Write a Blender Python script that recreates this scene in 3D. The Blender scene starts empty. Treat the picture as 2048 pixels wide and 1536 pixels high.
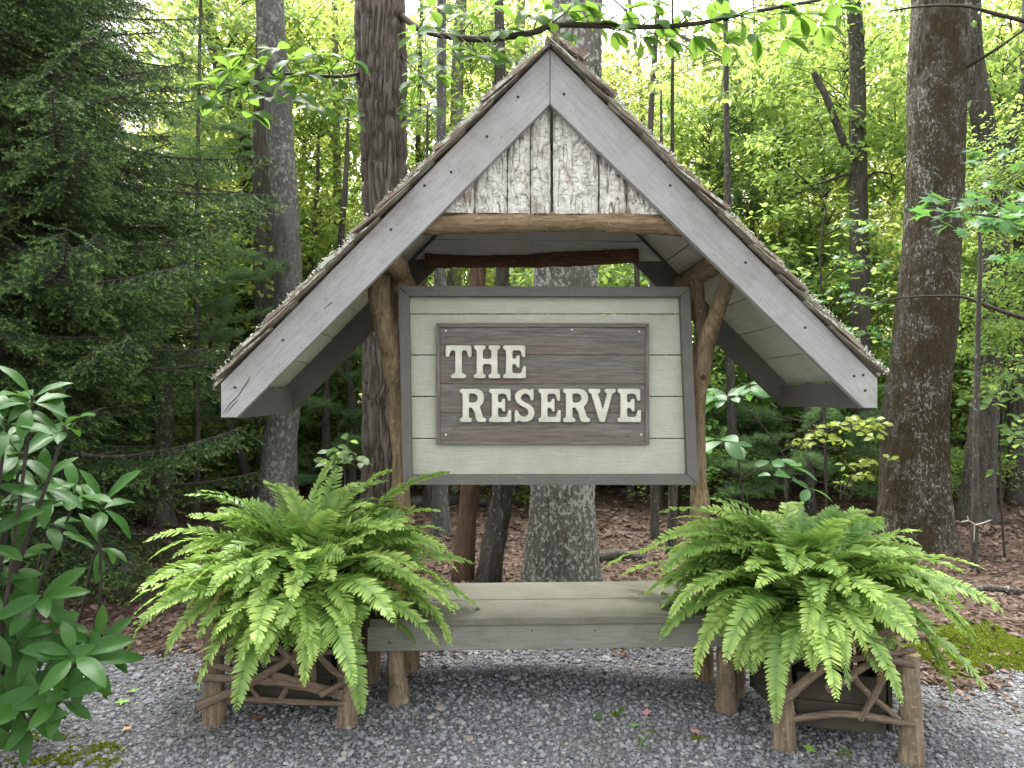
import bpy, bmesh, math, random
import numpy as np
from mathutils import Matrix, Vector

random.seed(7)
RNG = np.random.default_rng(11)
SC = bpy.context.scene
COL = SC.collection
R = math.radians

# ------------------------------------------------------------------ camera
CAM_H, F_PX, CX, CY = 1.6, 1420.0, 1024.0, 768.0
YAW, PITCH = R(2.2), math.atan(27 / 1420.0)
cd = bpy.data.cameras.new('camera')
cd.sensor_width = 36.0
cd.lens = F_PX / 2048.0 * 36.0
cd.clip_start = 0.05
cd.clip_end = 600
cam = bpy.data.objects.new('camera', cd)
COL.objects.link(cam)
cam.location = (0, 0, CAM_H)
cam.rotation_euler = (math.pi / 2 + PITCH, 0, -YAW)
SC.camera = cam

# ------------------------------------------------------------------ sky, sun, exposure
SUN_EL, SUN_AZ = R(62), R(-25)          # azimuth measured from +Y towards +X
w = bpy.data.worlds.new('World')
SC.world = w
w.use_nodes = True
wn = w.node_tree
for n in list(wn.nodes):
    wn.nodes.remove(n)
sky = wn.nodes.new('ShaderNodeTexSky')
sky.sky_type = 'NISHITA'
sky.sun_disc = False
sky.sun_elevation = SUN_EL
sky.sun_rotation = SUN_AZ
sky.dust_density = 4.0
sky.air_density = 1.0
sky.ozone_density = 1.0
hs = wn.nodes.new('ShaderNodeHueSaturation')
hs.inputs['Saturation'].default_value = 0.06
bg = wn.nodes.new('ShaderNodeBackground')
bg.inputs['Strength'].default_value = 0.15
wo = wn.nodes.new('ShaderNodeOutputWorld')
wn.links.new(sky.outputs[0], hs.inputs['Color'])
wn.links.new(hs.outputs[0], bg.inputs['Color'])
wn.links.new(bg.outputs[0], wo.inputs['Surface'])

sl = bpy.data.lights.new('sun', 'SUN')
sl.energy = 1.5
sl.angle = R(35)
sl.color = (1.0, 0.965, 0.9)
so = bpy.data.objects.new('sun', sl)
COL.objects.link(so)
sd = Vector((math.sin(SUN_AZ) * math.cos(SUN_EL), math.cos(SUN_AZ) * math.cos(SUN_EL), math.sin(SUN_EL)))
so.rotation_euler = sd.to_track_quat('Z', 'Y').to_euler()
so.location = (0, 0, 30)

SC.view_settings.view_transform = 'Standard'
SC.view_settings.look = 'None'
SC.view_settings.exposure = 2.6
SC.view_settings.gamma = 1.0
SC.view_settings.use_curve_mapping = False
SC.render.engine = 'CYCLES'
SC.cycles.max_bounces = 6
SC.cycles.diffuse_bounces = 4
SC.cycles.glossy_bounces = 2
SC.cycles.transmission_bounces = 4
SC.cycles.use_denoising = True
SC.cycles.use_adaptive_sampling = True
SC.cycles.adaptive_threshold = 0.02

# ------------------------------------------------------------------ where things stand
_f = np.array([math.sin(YAW) * math.cos(PITCH), math.cos(YAW) * math.cos(PITCH), math.sin(PITCH)])
_r = np.array([math.cos(YAW), -math.sin(YAW), 0.0])
_u = np.cross(_r, _f)
EYE = np.array([0, 0, CAM_H])


def at(px, py, Y):
    """point of the plane y = Y that the photograph shows at (px, py)"""
    d = _f + _r * (px - CX) / F_PX - _u * (py - CY) / F_PX
    return EYE + d * (Y / d[1])


def on_ground(px, py, z=0.0):
    d = _f + _r * (px - CX) / F_PX - _u * (py - CY) / F_PX
    return EYE + d * ((z - CAM_H) / d[2])


def sm(a, b, x):
    t = np.clip((x - a) / (b - a), 0, 1)
    return t * t * (3 - 2 * t)


# ------------------------------------------------------------------ noise
def _hash(ix, iy, iz):
    h = (ix * 374761393 + iy * 668265263 + iz * 2147483647) & 0xFFFFFFFF
    h = ((h ^ (h >> 13)) * 1274126177) & 0xFFFFFFFF
    h = h ^ (h >> 16)
    return (h & 0xFFFF) / 65535.0


def vnoise(p):
    p = np.asarray(p, float)
    i = np.floor(p).astype(np.int64)
    f = p - i
    f = f * f * (3 - 2 * f)
    x, y, z = i[:, 0], i[:, 1], i[:, 2]
    o = 0
    for dx in (0, 1):
        wx = f[:, 0] if dx else 1 - f[:, 0]
        for dy in (0, 1):
            wy = f[:, 1] if dy else 1 - f[:, 1]
            for dz in (0, 1):
                wz = f[:, 2] if dz else 1 - f[:, 2]
                o = o + wx * wy * wz * _hash(x + dx, y + dy, z + dz)
    return o


def fbm(p, oct=3):
    p = np.asarray(p, float)
    a, s, o = 0.5, 0.0, 0.0
    for k in range(oct):
        o = o + a * vnoise(p * (2 ** k) + 17.3 * k)
        s += a
        a *= 0.5
    return o / s


def ground_z(x, y):
    x = np.asarray(x, float)
    y = np.asarray(y, float)
    z = -0.075 * sm(0.2, 1.3, x) * (1 - sm(4.0, 5.2, y))
    z = z + 0.10 * (fbm(np.stack([x * 0.35, y * 0.35, 0 * x], -1).reshape(-1, 3), 2).reshape(x.shape) - 0.5) * sm(5.0, 9.0, y)
    z = z + 0.9 * sm(14, 60, y) 
    return z


# ------------------------------------------------------------------ object helpers
W = {}
I4 = Matrix.Identity(4)


def tag(o, label, cat, group=None, kind=None):
    if label: o['label'] = label
    if cat: o['category'] = cat
    if group: o['group'] = group
    if kind: o['kind'] = kind
    return o


def link(o, parent=None, M=I4):
    COL.objects.link(o)
    if parent is not None:
        o.parent = parent
        o.matrix_parent_inverse = W[parent.name].inverted()
    o.matrix_basis = M
    W[o.name] = M.copy()
    return o


def thing(name, label, cat, loc, group=None):
    o = bpy.data.objects.new(name, None)
    o.empty_display_size = 0.1
    link(o, None, Matrix.Translation(Vector(loc)))
    return tag(o, label, cat, group)


def ob(name, me, parent=None, M=I4, mat=None):
    o = bpy.data.objects.new(name, me)
    if mat is not None and len(me.materials) == 0:
        me.materials.append(mat)
    return link(o, parent, M)


def mesh(name, V, F, mats=None, smooth=True, attr=None, midx=None):
    """V (n,3); F list of (m,k) index arrays"""
    me = bpy.data.meshes.new(name)
    V = np.asarray(V, np.float32)
    if not isinstance(F, (list, tuple)):
        F = [F]
    F = [np.asarray(f, np.int32) for f in F if len(f)]
    me.vertices.add(len(V))
    me.vertices.foreach_set('co', V.ravel())
    tot = sum(f.size for f in F)
    npoly = sum(len(f) for f in F)
    me.loops.add(tot)
    me.polygons.add(npoly)
    li = np.concatenate([f.ravel() for f in F])
    sizes = np.concatenate([np.full(len(f), f.shape[1], np.int32) for f in F])
    st = np.concatenate([[0], np.cumsum(sizes)[:-1]]).astype(np.int32)
    me.loops.foreach_set('vertex_index', li)
    me.polygons.foreach_set('loop_start', st)
    me.polygons.foreach_set('loop_total', sizes)
    me.polygons.foreach_set('use_smooth', np.full(npoly, smooth, bool))
    if midx is not None:
        me.polygons.foreach_set('material_index', np.concatenate(midx).astype(np.int32) if isinstance(midx, list) else np.asarray(midx, np.int32))
    me.update(calc_edges=True)
    if attr is not None:
        for k, v in attr.items():
            a = me.attributes.new(k, 'FLOAT', 'POINT')
            a.data.foreach_set('value', np.asarray(v, np.float32))
    for m in (mats or []):
        me.materials.append(m)
    return me


class MB:
    """collects vertex and face arrays of one mesh"""
    def __init__(s):
        s.V, s.F, s.A, s.M, s.n = [], [], [], [], 0

    def add(s, V, F, a=0.0, m=0):
        V = np.asarray(V, float)
        if not isinstance(F, (list, tuple)):
            F = [F]
        for f in F:
            f = np.asarray(f, int)
            if len(f):
                s.F.append(f + s.n)
                s.M.append(np.full(len(f), m))
        s.V.append(V)
        s.A.append(np.broadcast_to(np.asarray(a, float), (len(V),)))
        s.n += len(V)

    def build(s, name, mats, smooth=True):
        return mesh(name, np.concatenate(s.V), s.F, mats, smooth, {'tip': np.concatenate(s.A)}, s.M)


def unit(v):
    v = np.asarray(v, float)
    return v / (np.linalg.norm(v, axis=-1, keepdims=True) + 1e-12)


def tube(P, rad, seg=8, cap=True, ph=0.0):
    P = np.asarray(P, float)
    n = len(P)
    rad = np.broadcast_to(np.asarray(rad, float), (n,))
    T = unit(np.gradient(P, axis=0))
    ref = np.array([1.0, 0, 0]) if abs(T[0][0]) < 0.8 else np.array([0, 1.0, 0])
    A = unit(ref - T * (T @ ref)[:, None])
    B = np.cross(T, A)
    th = np.arange(seg) / seg * 2 * math.pi + ph
    V = P[:, None, :] + rad[:, None, None] * (A[:, None, :] * np.cos(th)[None, :, None] + B[:, None, :] * np.sin(th)[None, :, None])
    idx = np.arange(n * seg).reshape(n, seg)
    nx = np.roll(idx, -1, axis=1)
    Q = np.stack([idx[:-1], nx[:-1], nx[1:], idx[1:]], -1).reshape(-1, 4)
    F = [Q]
    if cap:
        F += [idx[0][::-1].reshape(1, -1), idx[-1].reshape(1, -1)]
    return V.reshape(-1, 3), F


def smooth_path(P, n):
    """Catmull-Rom through P (k,m) sampled at n points"""
    P = np.asarray(P, float)
    k = len(P)
    E = np.concatenate([[2 * P[0] - P[1]], P, [2 * P[-1] - P[-2]]])
    s = np.linspace(0, k - 1, n)
    i = np.minimum(s.astype(int), k - 2)
    t = (s - i)[:, None]
    a, b, c, d = E[i], E[i + 1], E[i + 2], E[i + 3]
    return 0.5 * (2 * b + (c - a) * t + (2 * a - 5 * b + 4 * c - d) * t ** 2 + (3 * b - a - 3 * c + d) * t ** 3)


def frame(o, x, z):
    """matrix with local X along x, local Z near z, origin o"""
    x = Vector(x).normalized()
    z = Vector(z)
    z = (z - x * z.dot(x)).normalized()
    y = z.cross(x)
    M = Matrix((x, y, z)).transposed().to_4x4()
    M.translation = Vector(o)
    return M


def prism_mesh(poly, y0, y1, bev=0.003, name='board'):
    """polygon in local XZ pushed from y0 to y1, edges eased"""
    bm = bmesh.new()
    a = [bm.verts.new((p[0], y0, p[1])) for p in poly]
    b = [bm.verts.new((p[0], y1, p[1])) for p in poly]
    n = len(poly)
    bm.faces.new(a)
    bm.faces.new(b[::-1])
    for i in range(n):
        j = (i + 1) % n
        bm.faces.new((a[j], a[i], b[i], b[j]))
    bmesh.ops.recalc_face_normals(bm, faces=bm.faces)
    if bev:
        bmesh.ops.bevel(bm, geom=list(bm.edges), offset=bev, segments=2, affect='EDGES', profile=0.6)
    me = bpy.data.meshes.new(name)
    bm.to_mesh(me)
    bm.free()
    return me


def board(name, parent, A, B, width, thick, zdir, m, bev=0.003):
    """plank from A to B (centre line), width along zdir"""
    A = Vector(A); B = Vector(B)
    L = (B - A).length
    me = prism_mesh([(-L / 2, -width / 2), (L / 2, -width / 2), (L / 2, width / 2), (-L / 2, width / 2)], -thick / 2, thick / 2, bev, name)
    return ob(name, me, parent, frame((A + B) / 2, B - A, zdir), m)


# ------------------------------------------------------------------ materials
class NT:
    def __init__(s, name):
        s.m = bpy.data.materials.new(name)
        s.m.use_nodes = True
        s.t = s.m.node_tree
        for n in list(s.t.nodes):
            s.t.nodes.remove(n)
        s.out = s.t.nodes.new('ShaderNodeOutputMaterial')

    def n(s, typ, ins=None, **kw):
        nd = s.t.nodes.new('ShaderNode' + typ)
        for k, v in kw.items():
            setattr(nd, k, v)
        for k, v in (ins or {}).items():
            sock = nd.inputs[k]
            if isinstance(v, bpy.types.NodeSocket):
                s.t.links.new(v, sock)
            else:
                sock.default_value = v
        return nd

    def co(s, scale=(1, 1, 1), kind='Object', loc=(0, 0, 0), rnd=False):
        tc = s.n('TexCoord').outputs[kind]
        if rnd:
            oi = s.n('ObjectInfo').outputs['Random']
            mu = s.n('Math', {0: oi, 1: 37.0}, operation='MULTIPLY').outputs[0]
            tc = s.n('VectorMath', {0: tc, 1: mu}, operation='ADD').outputs[0]
        return s.n('Mapping', {'Vector': tc, 'Scale': scale, 'Location': loc}).outputs[0]

    def noise(s, vec, scale, detail=4, rough=0.55, dist=0.0):
        return s.n('TexNoise', {'Vector': vec, 'Scale': scale, 'Detail': detail, 'Roughness': rough, 'Distortion': dist}).outputs[0]

    def ramp(s, fac, stops, interp='LINEAR'):
        nd = s.n('ValToRGB', {'Fac': fac})
        cr = nd.color_ramp
        cr.interpolation = interp
        while len(cr.elements) > 1:
            cr.elements.remove(cr.elements[-1])
        cr.elements[0].position = stops[0][0]
        c = stops[0][1]
        cr.elements[0].color = (c, c, c, 1) if not isinstance(c, tuple) else (*c, 1)
        for p, c in stops[1:]:
            e = cr.elements.new(p)
            e.color = (c, c, c, 1) if not isinstance(c, tuple) else (*c, 1)
        return nd.outputs[0]

    def mix(s, fac, a, b, mode='MIX'):
        nd = s.t.nodes.new('ShaderNodeMix')
        nd.data_type = 'RGBA'
        nd.blend_type = mode
        for i, v in ((0, fac), (6, a), (7, b)):
            if isinstance(v, bpy.types.NodeSocket):
                s.t.links.new(v, nd.inputs[i])
            elif isinstance(v, tuple):
                nd.inputs[i].default_value = (*v, 1)
            else:
                nd.inputs[i].default_value = v if i == 0 else (v, v, v, 1)
        return nd.outputs[2]

    def attr(s, name='tip'):
        return s.n('Attribute', attribute_name=name).outputs['Fac']

    def done(s, col, rough=0.7, bump=None, bstr=0.3, bdist=0.01, spec=0.35, trans=None, tfac=0.4):
        b = s.n('BsdfPrincipled', {'Roughness': rough, 'Specular IOR Level': spec})
        if isinstance(col, tuple):
            b.inputs['Base Color'].default_value = (*col, 1)
        else:
            s.t.links.new(col, b.inputs['Base Color'])
        nrm = None
        if bump is not None:
            nrm = s.n('Bump', {'Height': bump, 'Strength': bstr, 'Distance': bdist}).outputs[0]
            s.t.links.new(nrm, b.inputs['Normal'])
        sh = b.outputs[0]
        if trans is not None:
            tr = s.n('BsdfTranslucent')
            if isinstance(trans, tuple):
                tr.inputs['Color'].default_value = (*trans, 1)
            else:
                s.t.links.new(trans, tr.inputs['Color'])
            mx = s.n('MixShader', {0: tfac, 1: sh, 2: tr.outputs[0]})
            sh = mx.outputs[0]
        s.t.links.new(sh, s.out.inputs['Surface'])
        return s.m


def paint(name, base, dark, stain, grain=0.25, peel=None, rough=0.75, algae=0.3):
    """weathered house paint on sawn boards, grain along local X"""
    t = NT(name)
    v = t.co(rnd=True)
    gr = t.noise(t.co((3, 40, 40), rnd=True), 3.0, 5, 0.65)
    big = t.noise(v, 2.6, 6, 0.65)
    c = t.mix(t.ramp(big, [(0.35, 0.0), (0.66, 1.0)]), dark, base)
    c = t.mix(t.n('Math', {0: t.ramp(gr, [(0.45, 0.0), (0.62, 1.0)]), 1: grain}, operation='MULTIPLY').outputs[0], c, stain)
    al = t.noise(t.n('VectorMath', {0: v, 1: (7.3, 2.1, 4.4)}, operation='ADD').outputs[0], 4.5, 7, 0.72)
    c = t.mix(t.n('Math', {0: t.ramp(al, [(0.48, 0.0), (0.68, 1.0)]), 1: algae}, operation='MULTIPLY').outputs[0], c, tuple(x * k for x, k in zip(stain, (0.75, 0.82, 0.6))))
    drip = t.noise(t.co((14, 14, 1.6), rnd=True), 1.6, 5, 0.7)
    c = t.mix(t.n('Math', {0: t.ramp(drip, [(0.56, 0.0), (0.72, 1.0)]), 1: algae * 0.8}, operation='MULTIPLY').outputs[0], c, stain)
    specks = t.noise(v, 60.0, 2, 0.5)
    c = t.mix(t.ramp(specks, [(0.68, 0.0), (0.72, 0.7)]), c, stain)
    if peel:
        pl = t.noise(t.co((1, 3, 3), rnd=True), 7.0, 6, 0.75)
        c = t.mix(t.ramp(pl, [(0.655, 0.0), (0.67, 1.0)]), c, peel)
    saw = t.n('TexWave', {'Vector': t.co((1, 1, 0.6), rnd=True), 'Scale': 24.0, 'Distortion': 3.0, 'Detail': 2.0}).outputs[1]
    h = t.n('Math', {0: gr, 1: t.n('Math', {0: saw, 1: 0.06}, operation='MULTIPLY').outputs[0]}, operation='ADD').outputs[0]
    return t.done(c, rough, h, 0.6, 0.006, 0.25)


M = {}
M['barge'] = paint('grey_paint', (0.325, 0.326, 0.318), (0.265, 0.266, 0.258), (0.165, 0.163, 0.152), 0.36, None, 0.75, 0.32)
M['frame'] = paint('charcoal_paint', (0.112, 0.111, 0.103), (0.088, 0.087, 0.08), (0.18, 0.17, 0.15), 0.2, (0.30, 0.21, 0.12))
M['rafter'] = paint('dark_grey_paint', (0.125, 0.122, 0.116), (0.10, 0.097, 0.092), (0.07, 0.066, 0.06), 0.3)
M['soffit'] = paint('pale_grey_paint', (0.52, 0.52, 0.48), (0.42, 0.42, 0.38), (0.25, 0.24, 0.21), 0.3)
M['sage'] = paint('sage_paint', (0.375, 0.385, 0.325), (0.335, 0.345, 0.285), (0.25, 0.255, 0.19), 0.28, None, 0.7, 0.3)
M['bench'] = paint('bench_paint', (0.145, 0.140, 0.118), (0.115, 0.115, 0.085), (0.08, 0.08, 0.055), 0.5, None, 0.75, 0.45)
M['apron'] = paint('apron_paint', (0.20, 0.204, 0.18), (0.165, 0.17, 0.14), (0.11, 0.112, 0.085), 0.5, None, 0.75, 0.4)


def plaque_wood():
    t = NT('weathered_barn_wood')
    g = t.noise(t.co((2, 30, 30), rnd=True), 2.5, 6, 0.7, 0.6)
    f = t.noise(t.co((4, 120, 120), rnd=True), 3.0, 3, 0.7)
    c = t.ramp(g, [(0.3, (0.048, 0.046, 0.041)), (0.5, (0.112, 0.107, 0.095)), (0.72, (0.19, 0.182, 0.163))])
    c = t.mix(t.ramp(f, [(0.5, 0.0), (0.7, 0.6)]), c, (0.20, 0.185, 0.165))
    tint = t.noise(t.co((0.6, 0.6, 3)), 1.0, 2)
    c = t.mix(t.ramp(tint, [(0.45, 0.0), (0.72, 0.6)]), c, (0.13, 0.095, 0.062))
    return t.done(c, 0.8, t.mix(0.5, g, f), 0.6, 0.006, 0.25)


M['plaque'] = plaque_wood()


def simple(name, col, rough=0.5, spec=0.4, nz=None):
    t = NT(name)
    c = col
    h = None
    if nz:
        v = t.co()
        a = t.noise(v, nz, 4)
        c = t.mix(t.ramp(a, [(0.35, 0.0), (0.7, 1.0)]), tuple(x * 0.75 for x in col), tuple(min(1, x * 1.15) for x in col))
        h = a
    return t.done(c, rough, h, 0.3, 0.004, spec)


M['letter'] = simple('cream_letter_paint', (0.50, 0.505, 0.425), 0.55, 0.4, 9.0)
M['screw'] = simple('zinc_screw', (0.65, 0.63, 0.58), 0.35, 0.5)
M['nail'] = simple('dark_nail', (0.03, 0.028, 0.025), 0.7, 0.3)


def log_wood(name, cols, band=14.0, moss=None):
    """peeled log with streaks running along world Z or the log's own Z"""
    t = NT(name)
    g = t.noise(t.co((band, band, band * 0.12)), 2.0, 6, 0.68, 0.8)
    f = t.noise(t.co((90, 90, 9)), 1.0, 4, 0.7)
    b = t.noise(t.co(), 5.0, 4)
    c = t.ramp(g, [(0.28, cols[0]), (0.5, cols[1]), (0.72, cols[2])])
    c = t.mix(t.ramp(b, [(0.42, 0.0), (0.75, 0.8)]), c, cols[3])
    c = t.mix(t.ramp(f, [(0.36, 0.75), (0.52, 0.0)]), c, cols[0])
    sp = t.noise(t.co(), 38.0, 4, 0.7)
    c = t.mix(t.ramp(sp, [(0.62, 0.0), (0.68, 0.6)]), c, tuple(0.5 * (x + y) for x, y in zip(cols[2], (0.45, 0.43, 0.38))))
    c = t.mix(t.ramp(t.noise(t.co(loc=(2, 7, 1)), 11.0, 4, 0.7), [(0.60, 0.0), (0.70, 0.7)]), c, cols[0])
    if moss:
        mz = t.noise(t.co(), 9.0, 4)
        c = t.mix(t.ramp(mz, [(0.55, 0.0), (0.62, 0.8)]), c, moss)
    return t.done(c, 0.8, t.mix(0.55, g, f), 1.0, 0.02, 0.2)


M['post'] = log_wood('peeled_post_wood', [(0.08, 0.058, 0.034), (0.23, 0.17, 0.098), (0.34, 0.265, 0.165), (0.17, 0.145, 0.095)])
M['log'] = log_wood('peeled_log_wood', [(0.09, 0.06, 0.034), (0.225, 0.16, 0.09), (0.30, 0.23, 0.14), (0.17, 0.13, 0.08)])
M['darklog'] = log_wood('rotting_log_wood', [(0.035, 0.022, 0.016), (0.10, 0.055, 0.032), (0.16, 0.09, 0.055), (0.07, 0.05, 0.035)])
M['leg'] = log_wood('grey_cedar_post', [(0.10, 0.075, 0.05), (0.22, 0.165, 0.11), (0.33, 0.265, 0.19), (0.20, 0.165, 0.12)], moss=(0.10, 0.11, 0.05))
M['stick'] = log_wood('cedar_stick', [(0.075, 0.055, 0.04), (0.165, 0.12, 0.085), (0.26, 0.205, 0.15), (0.15, 0.13, 0.095)], 20)
M['cut'] = simple('sawn_end', (0.42, 0.30, 0.18), 0.8, 0.2, 40.0)
M['box'] = simple('stained_box_board', (0.05, 0.046, 0.032), 0.85, 0.2, 12.0)
M['soil'] = simple('potting_soil', (0.035, 0.026, 0.02), 0.95, 0.1, 30.0)


def bark(name, dark, mid, pale, k=20.0, ridge=False, *a_, **kw_):
    return bark_(name, dark, mid, pale, k, ridge, *a_, **kw_) if isinstance(ridge, bool) else bark_(name, dark, mid, pale, k, False, ridge, *a_, **kw_)


def bark_(name, dark, mid, pale, k=20.0, ridge=False, lichen=None, lamt=0.58, moss=None, mamt=0.55, lscale=9.0):
    t = NT(name)
    g = t.noise(t.co((k, k, k * 0.16)), 1.0, 5, 0.65, 0.5)
    f = t.noise(t.co((k * 5, k * 5, k * 1.3)), 1.0, 4, 0.7)
    v = t.noise(t.co(), 1.6, 3)
    c = t.ramp(g, [(0.32, dark), (0.5, mid), (0.7, pale)])
    c = t.mix(t.ramp(f, [(0.36, 0.8), (0.58, 0.0)]), c, dark)
    c = t.mix(t.ramp(v, [(0.4, 0.0), (0.7, 0.35)]), c, pale)
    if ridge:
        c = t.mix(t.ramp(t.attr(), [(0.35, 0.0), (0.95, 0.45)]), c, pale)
    if lichen:
        a = t.noise(t.co((1, 1, 0.7)), lscale, 5, 0.7)
        b2 = t.noise(t.co((1, 1, 0.5)), 1.7, 3)
        s_ = t.n('Math', {0: a, 1: t.n('Math', {0: b2, 1: 0.35}, operation='MULTIPLY').outputs[0]}, operation='ADD').outputs[0]
        c = t.mix(t.ramp(s_, [(lamt + 0.12, 0.0), (lamt + 0.17, 0.85)]), c, lichen)
    if moss:
        a = t.noise(t.co((1, 1, 0.8), loc=(5, 3, 1)), 3.5, 10, 0.85)
        a2 = t.noise(t.co((1, 1, 0.35), loc=(5, 3, 1)), 70.0, 3, 0.6)
        a = t.n('Math', {0: a, 1: t.n('Math', {0: a2, 1: 0.35}, operation='MULTIPLY').outputs[0]}, operation='ADD').outputs[0]
        c = t.mix(t.ramp(a, [(mamt + 0.13, 0.0), (mamt + 0.20, 0.9)]), c, moss)
    return t.done(c, 0.9, t.mix(0.5, g, f), 1.0, 0.035, 0.15)


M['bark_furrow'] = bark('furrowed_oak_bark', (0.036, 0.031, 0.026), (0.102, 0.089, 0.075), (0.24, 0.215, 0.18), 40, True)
M['bark_grey'] = bark('grey_lichened_bark', (0.06, 0.058, 0.052), (0.135, 0.13, 0.12), (0.215, 0.21, 0.195), 26, (0.29, 0.32, 0.275), 0.60, lscale=22.0)
M['bark_center'] = bark('ash_grey_bark', (0.05, 0.048, 0.041), (0.15, 0.146, 0.127), (0.26, 0.255, 0.23), 30, (0.46, 0.49, 0.43), 0.555, lscale=30.0)
M['bark_mossy'] = bark('mossy_brown_bark', (0.028, 0.025, 0.02), (0.072, 0.065, 0.052), (0.185, 0.178, 0.155), 34, (0.36, 0.37, 0.33), 0.62, (0.042, 0.034, 0.015), 0.49, lscale=40.0)
M['bark_dark'] = bark('dark_brown_bark', (0.03, 0.027, 0.023), (0.072, 0.066, 0.056), (0.145, 0.134, 0.114), 26, (0.26, 0.28, 0.24), 0.66, lscale=30.0)
M['bark_red'] = bark('stripped_snag', (0.055, 0.034, 0.022), (0.125, 0.08, 0.052), (0.20, 0.14, 0.095), 24)
M['bark_pale'] = bark('pale_thin_bark', (0.10, 0.092, 0.078), (0.215, 0.20, 0.175), (0.30, 0.285, 0.255), 20, (0.36, 0.39, 0.34), 0.62, lscale=25.0)
def slab_bark():
    t = NT('lichened_poplar_bark')
    a = t.noise(t.co(), 26.0, 5, 0.7)
    b = t.noise(t.co((1, 1, 0.5)), 6.0, 4, 0.7)
    c = t.ramp(a, [(0.3, (0.20, 0.19, 0.165)), (0.46, (0.43, 0.435, 0.38)), (0.62, (0.60, 0.60, 0.56))])
    c = t.mix(t.ramp(b, [(0.56, 0.0), (0.64, 0.75)]), c, (0.26, 0.205, 0.16))
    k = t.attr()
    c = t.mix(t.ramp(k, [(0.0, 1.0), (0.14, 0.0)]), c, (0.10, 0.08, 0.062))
    return t.done(c, 0.9, a, 0.6, 0.006, 0.15)


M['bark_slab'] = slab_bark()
M['twig'] = simple('dark_twig', (0.05, 0.042, 0.035), 0.85, 0.2, 15.0)
M['twig_pale'] = simple('pale_twig', (0.36, 0.33, 0.28), 0.8, 0.2, 25.0)


def leafmat(name, stops, trans, tfac=0.45, rough=0.45, spec=0.35, tip=None, clump=False):
    """leaf colour varies from leaf to leaf and from plant to plant; light shines through"""
    t = NT(name)
    ri = t.n('NewGeometry').outputs['Random Per Island']
    oi = t.n('ObjectInfo').outputs['Random']
    mixr = t.n('Math', {0: t.n('Math', {0: ri, 1: 0.75}, operation='MULTIPLY').outputs[0],
                        1: t.n('Math', {0: oi, 1: 0.25}, operation='MULTIPLY').outputs[0]}, operation='ADD').outputs[0]
    if clump:
        mixr = t.n('Math', {0: t.n('Math', {0: mixr, 1: 0.55}, operation='MULTIPLY').outputs[0], 1: t.n('Math', {0: t.attr(), 1: 0.45}, operation='MULTIPLY').outputs[0]}, operation='ADD').outputs[0]
    c = t.ramp(mixr, stops)
    if tip:
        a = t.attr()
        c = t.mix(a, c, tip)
    tc = t.mix(0.55, c, trans)
    return t.done(c, rough, None, spec=spec, trans=tc, tfac=tfac)


M['canopy'] = leafmat('sunlit_canopy_leaf', [(0.15, (0.05, 0.115, 0.014)), (0.5, (0.115, 0.205, 0.024)), (0.85, (0.22, 0.27, 0.045))], (0.84, 0.92, 0.26), 0.62, clump=True)
M['under'] = leafmat('understory_leaf', [(0.15, (0.045, 0.12, 0.028)), (0.5, (0.09, 0.19, 0.036)), (0.85, (0.15, 0.25, 0.045))], (0.60, 0.78, 0.20), 0.56, clump=True)
M['yellowleaf'] = leafmat('yellowing_leaf', [(0.0, (0.10, 0.19, 0.03)), (0.75, (0.19, 0.25, 0.035)), (1.0, (0.34, 0.25, 0.05))], (0.42, 0.5, 0.07), 0.45)
M['hickory'] = leafmat('hickory_leaf', [(0.0, (0.03, 0.08, 0.028)), (0.6, (0.05, 0.12, 0.03)), (1.0, (0.085, 0.17, 0.03))], (0.34, 0.56, 0.07), 0.5, 0.5, 0.12)
M['maple'] = leafmat('maple_leaf', [(0.0, (0.04, 0.12, 0.045)), (1.0, (0.07, 0.18, 0.05))], (0.2, 0.42, 0.07), 0.42, 0.45, 0.45)
M['rhodo'] = leafmat('rhododendron_leaf', [(0.0, (0.018, 0.058, 0.012)), (0.6, (0.03, 0.088, 0.018)), (0.9, (0.055, 0.125, 0.022)), (1.0, (0.13, 0.15, 0.03))], (0.15, 0.32, 0.03), 0.2, 0.40, 0.13)
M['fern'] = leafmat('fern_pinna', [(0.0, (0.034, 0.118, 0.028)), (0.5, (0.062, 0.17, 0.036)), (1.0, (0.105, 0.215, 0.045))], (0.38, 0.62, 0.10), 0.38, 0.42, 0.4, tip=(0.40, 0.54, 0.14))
M['fern_dead'] = leafmat('dry_fern', [(0.0, (0.14, 0.09, 0.04)), (1.0, (0.26, 0.19, 0.08))], (0.3, 0.2, 0.08), 0.25)
M['spruce'] = leafmat('spruce_needle', [(0.0, (0.022, 0.050, 0.018)), (1.0, (0.046, 0.094, 0.03))], (0.11, 0.2, 0.05), 0.22, 0.5, 0.25, tip=(0.19, 0.32, 0.08))
M['pine'] = leafmat('pine_needle', [(0.0, (0.06, 0.13, 0.055)), (1.0, (0.10, 0.19, 0.075))], (0.26, 0.42, 0.12), 0.4, 0.5, 0.3)
M['shrub'] = leafmat('shrub_leaf', [(0.15, (0.055, 0.11, 0.03)), (0.85, (0.13, 0.21, 0.05))], (0.36, 0.52, 0.10), 0.48, clump=True)
M['litter'] = leafmat('dry_fallen_leaf', [(0.0, (0.045, 0.031, 0.024)), (0.45, (0.10, 0.068, 0.052)), (0.8, (0.16, 0.113, 0.088)), (1.0, (0.27, 0.205, 0.16))], (0.2, 0.1, 0.05), 0.1, 0.7, 0.25)
M['moss'] = leafmat('moss', [(0.0, (0.085, 0.125, 0.012)), (1.0, (0.17, 0.22, 0.025))], (0.2, 0.25, 0.03), 0.3, 0.8, 0.1)
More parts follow.
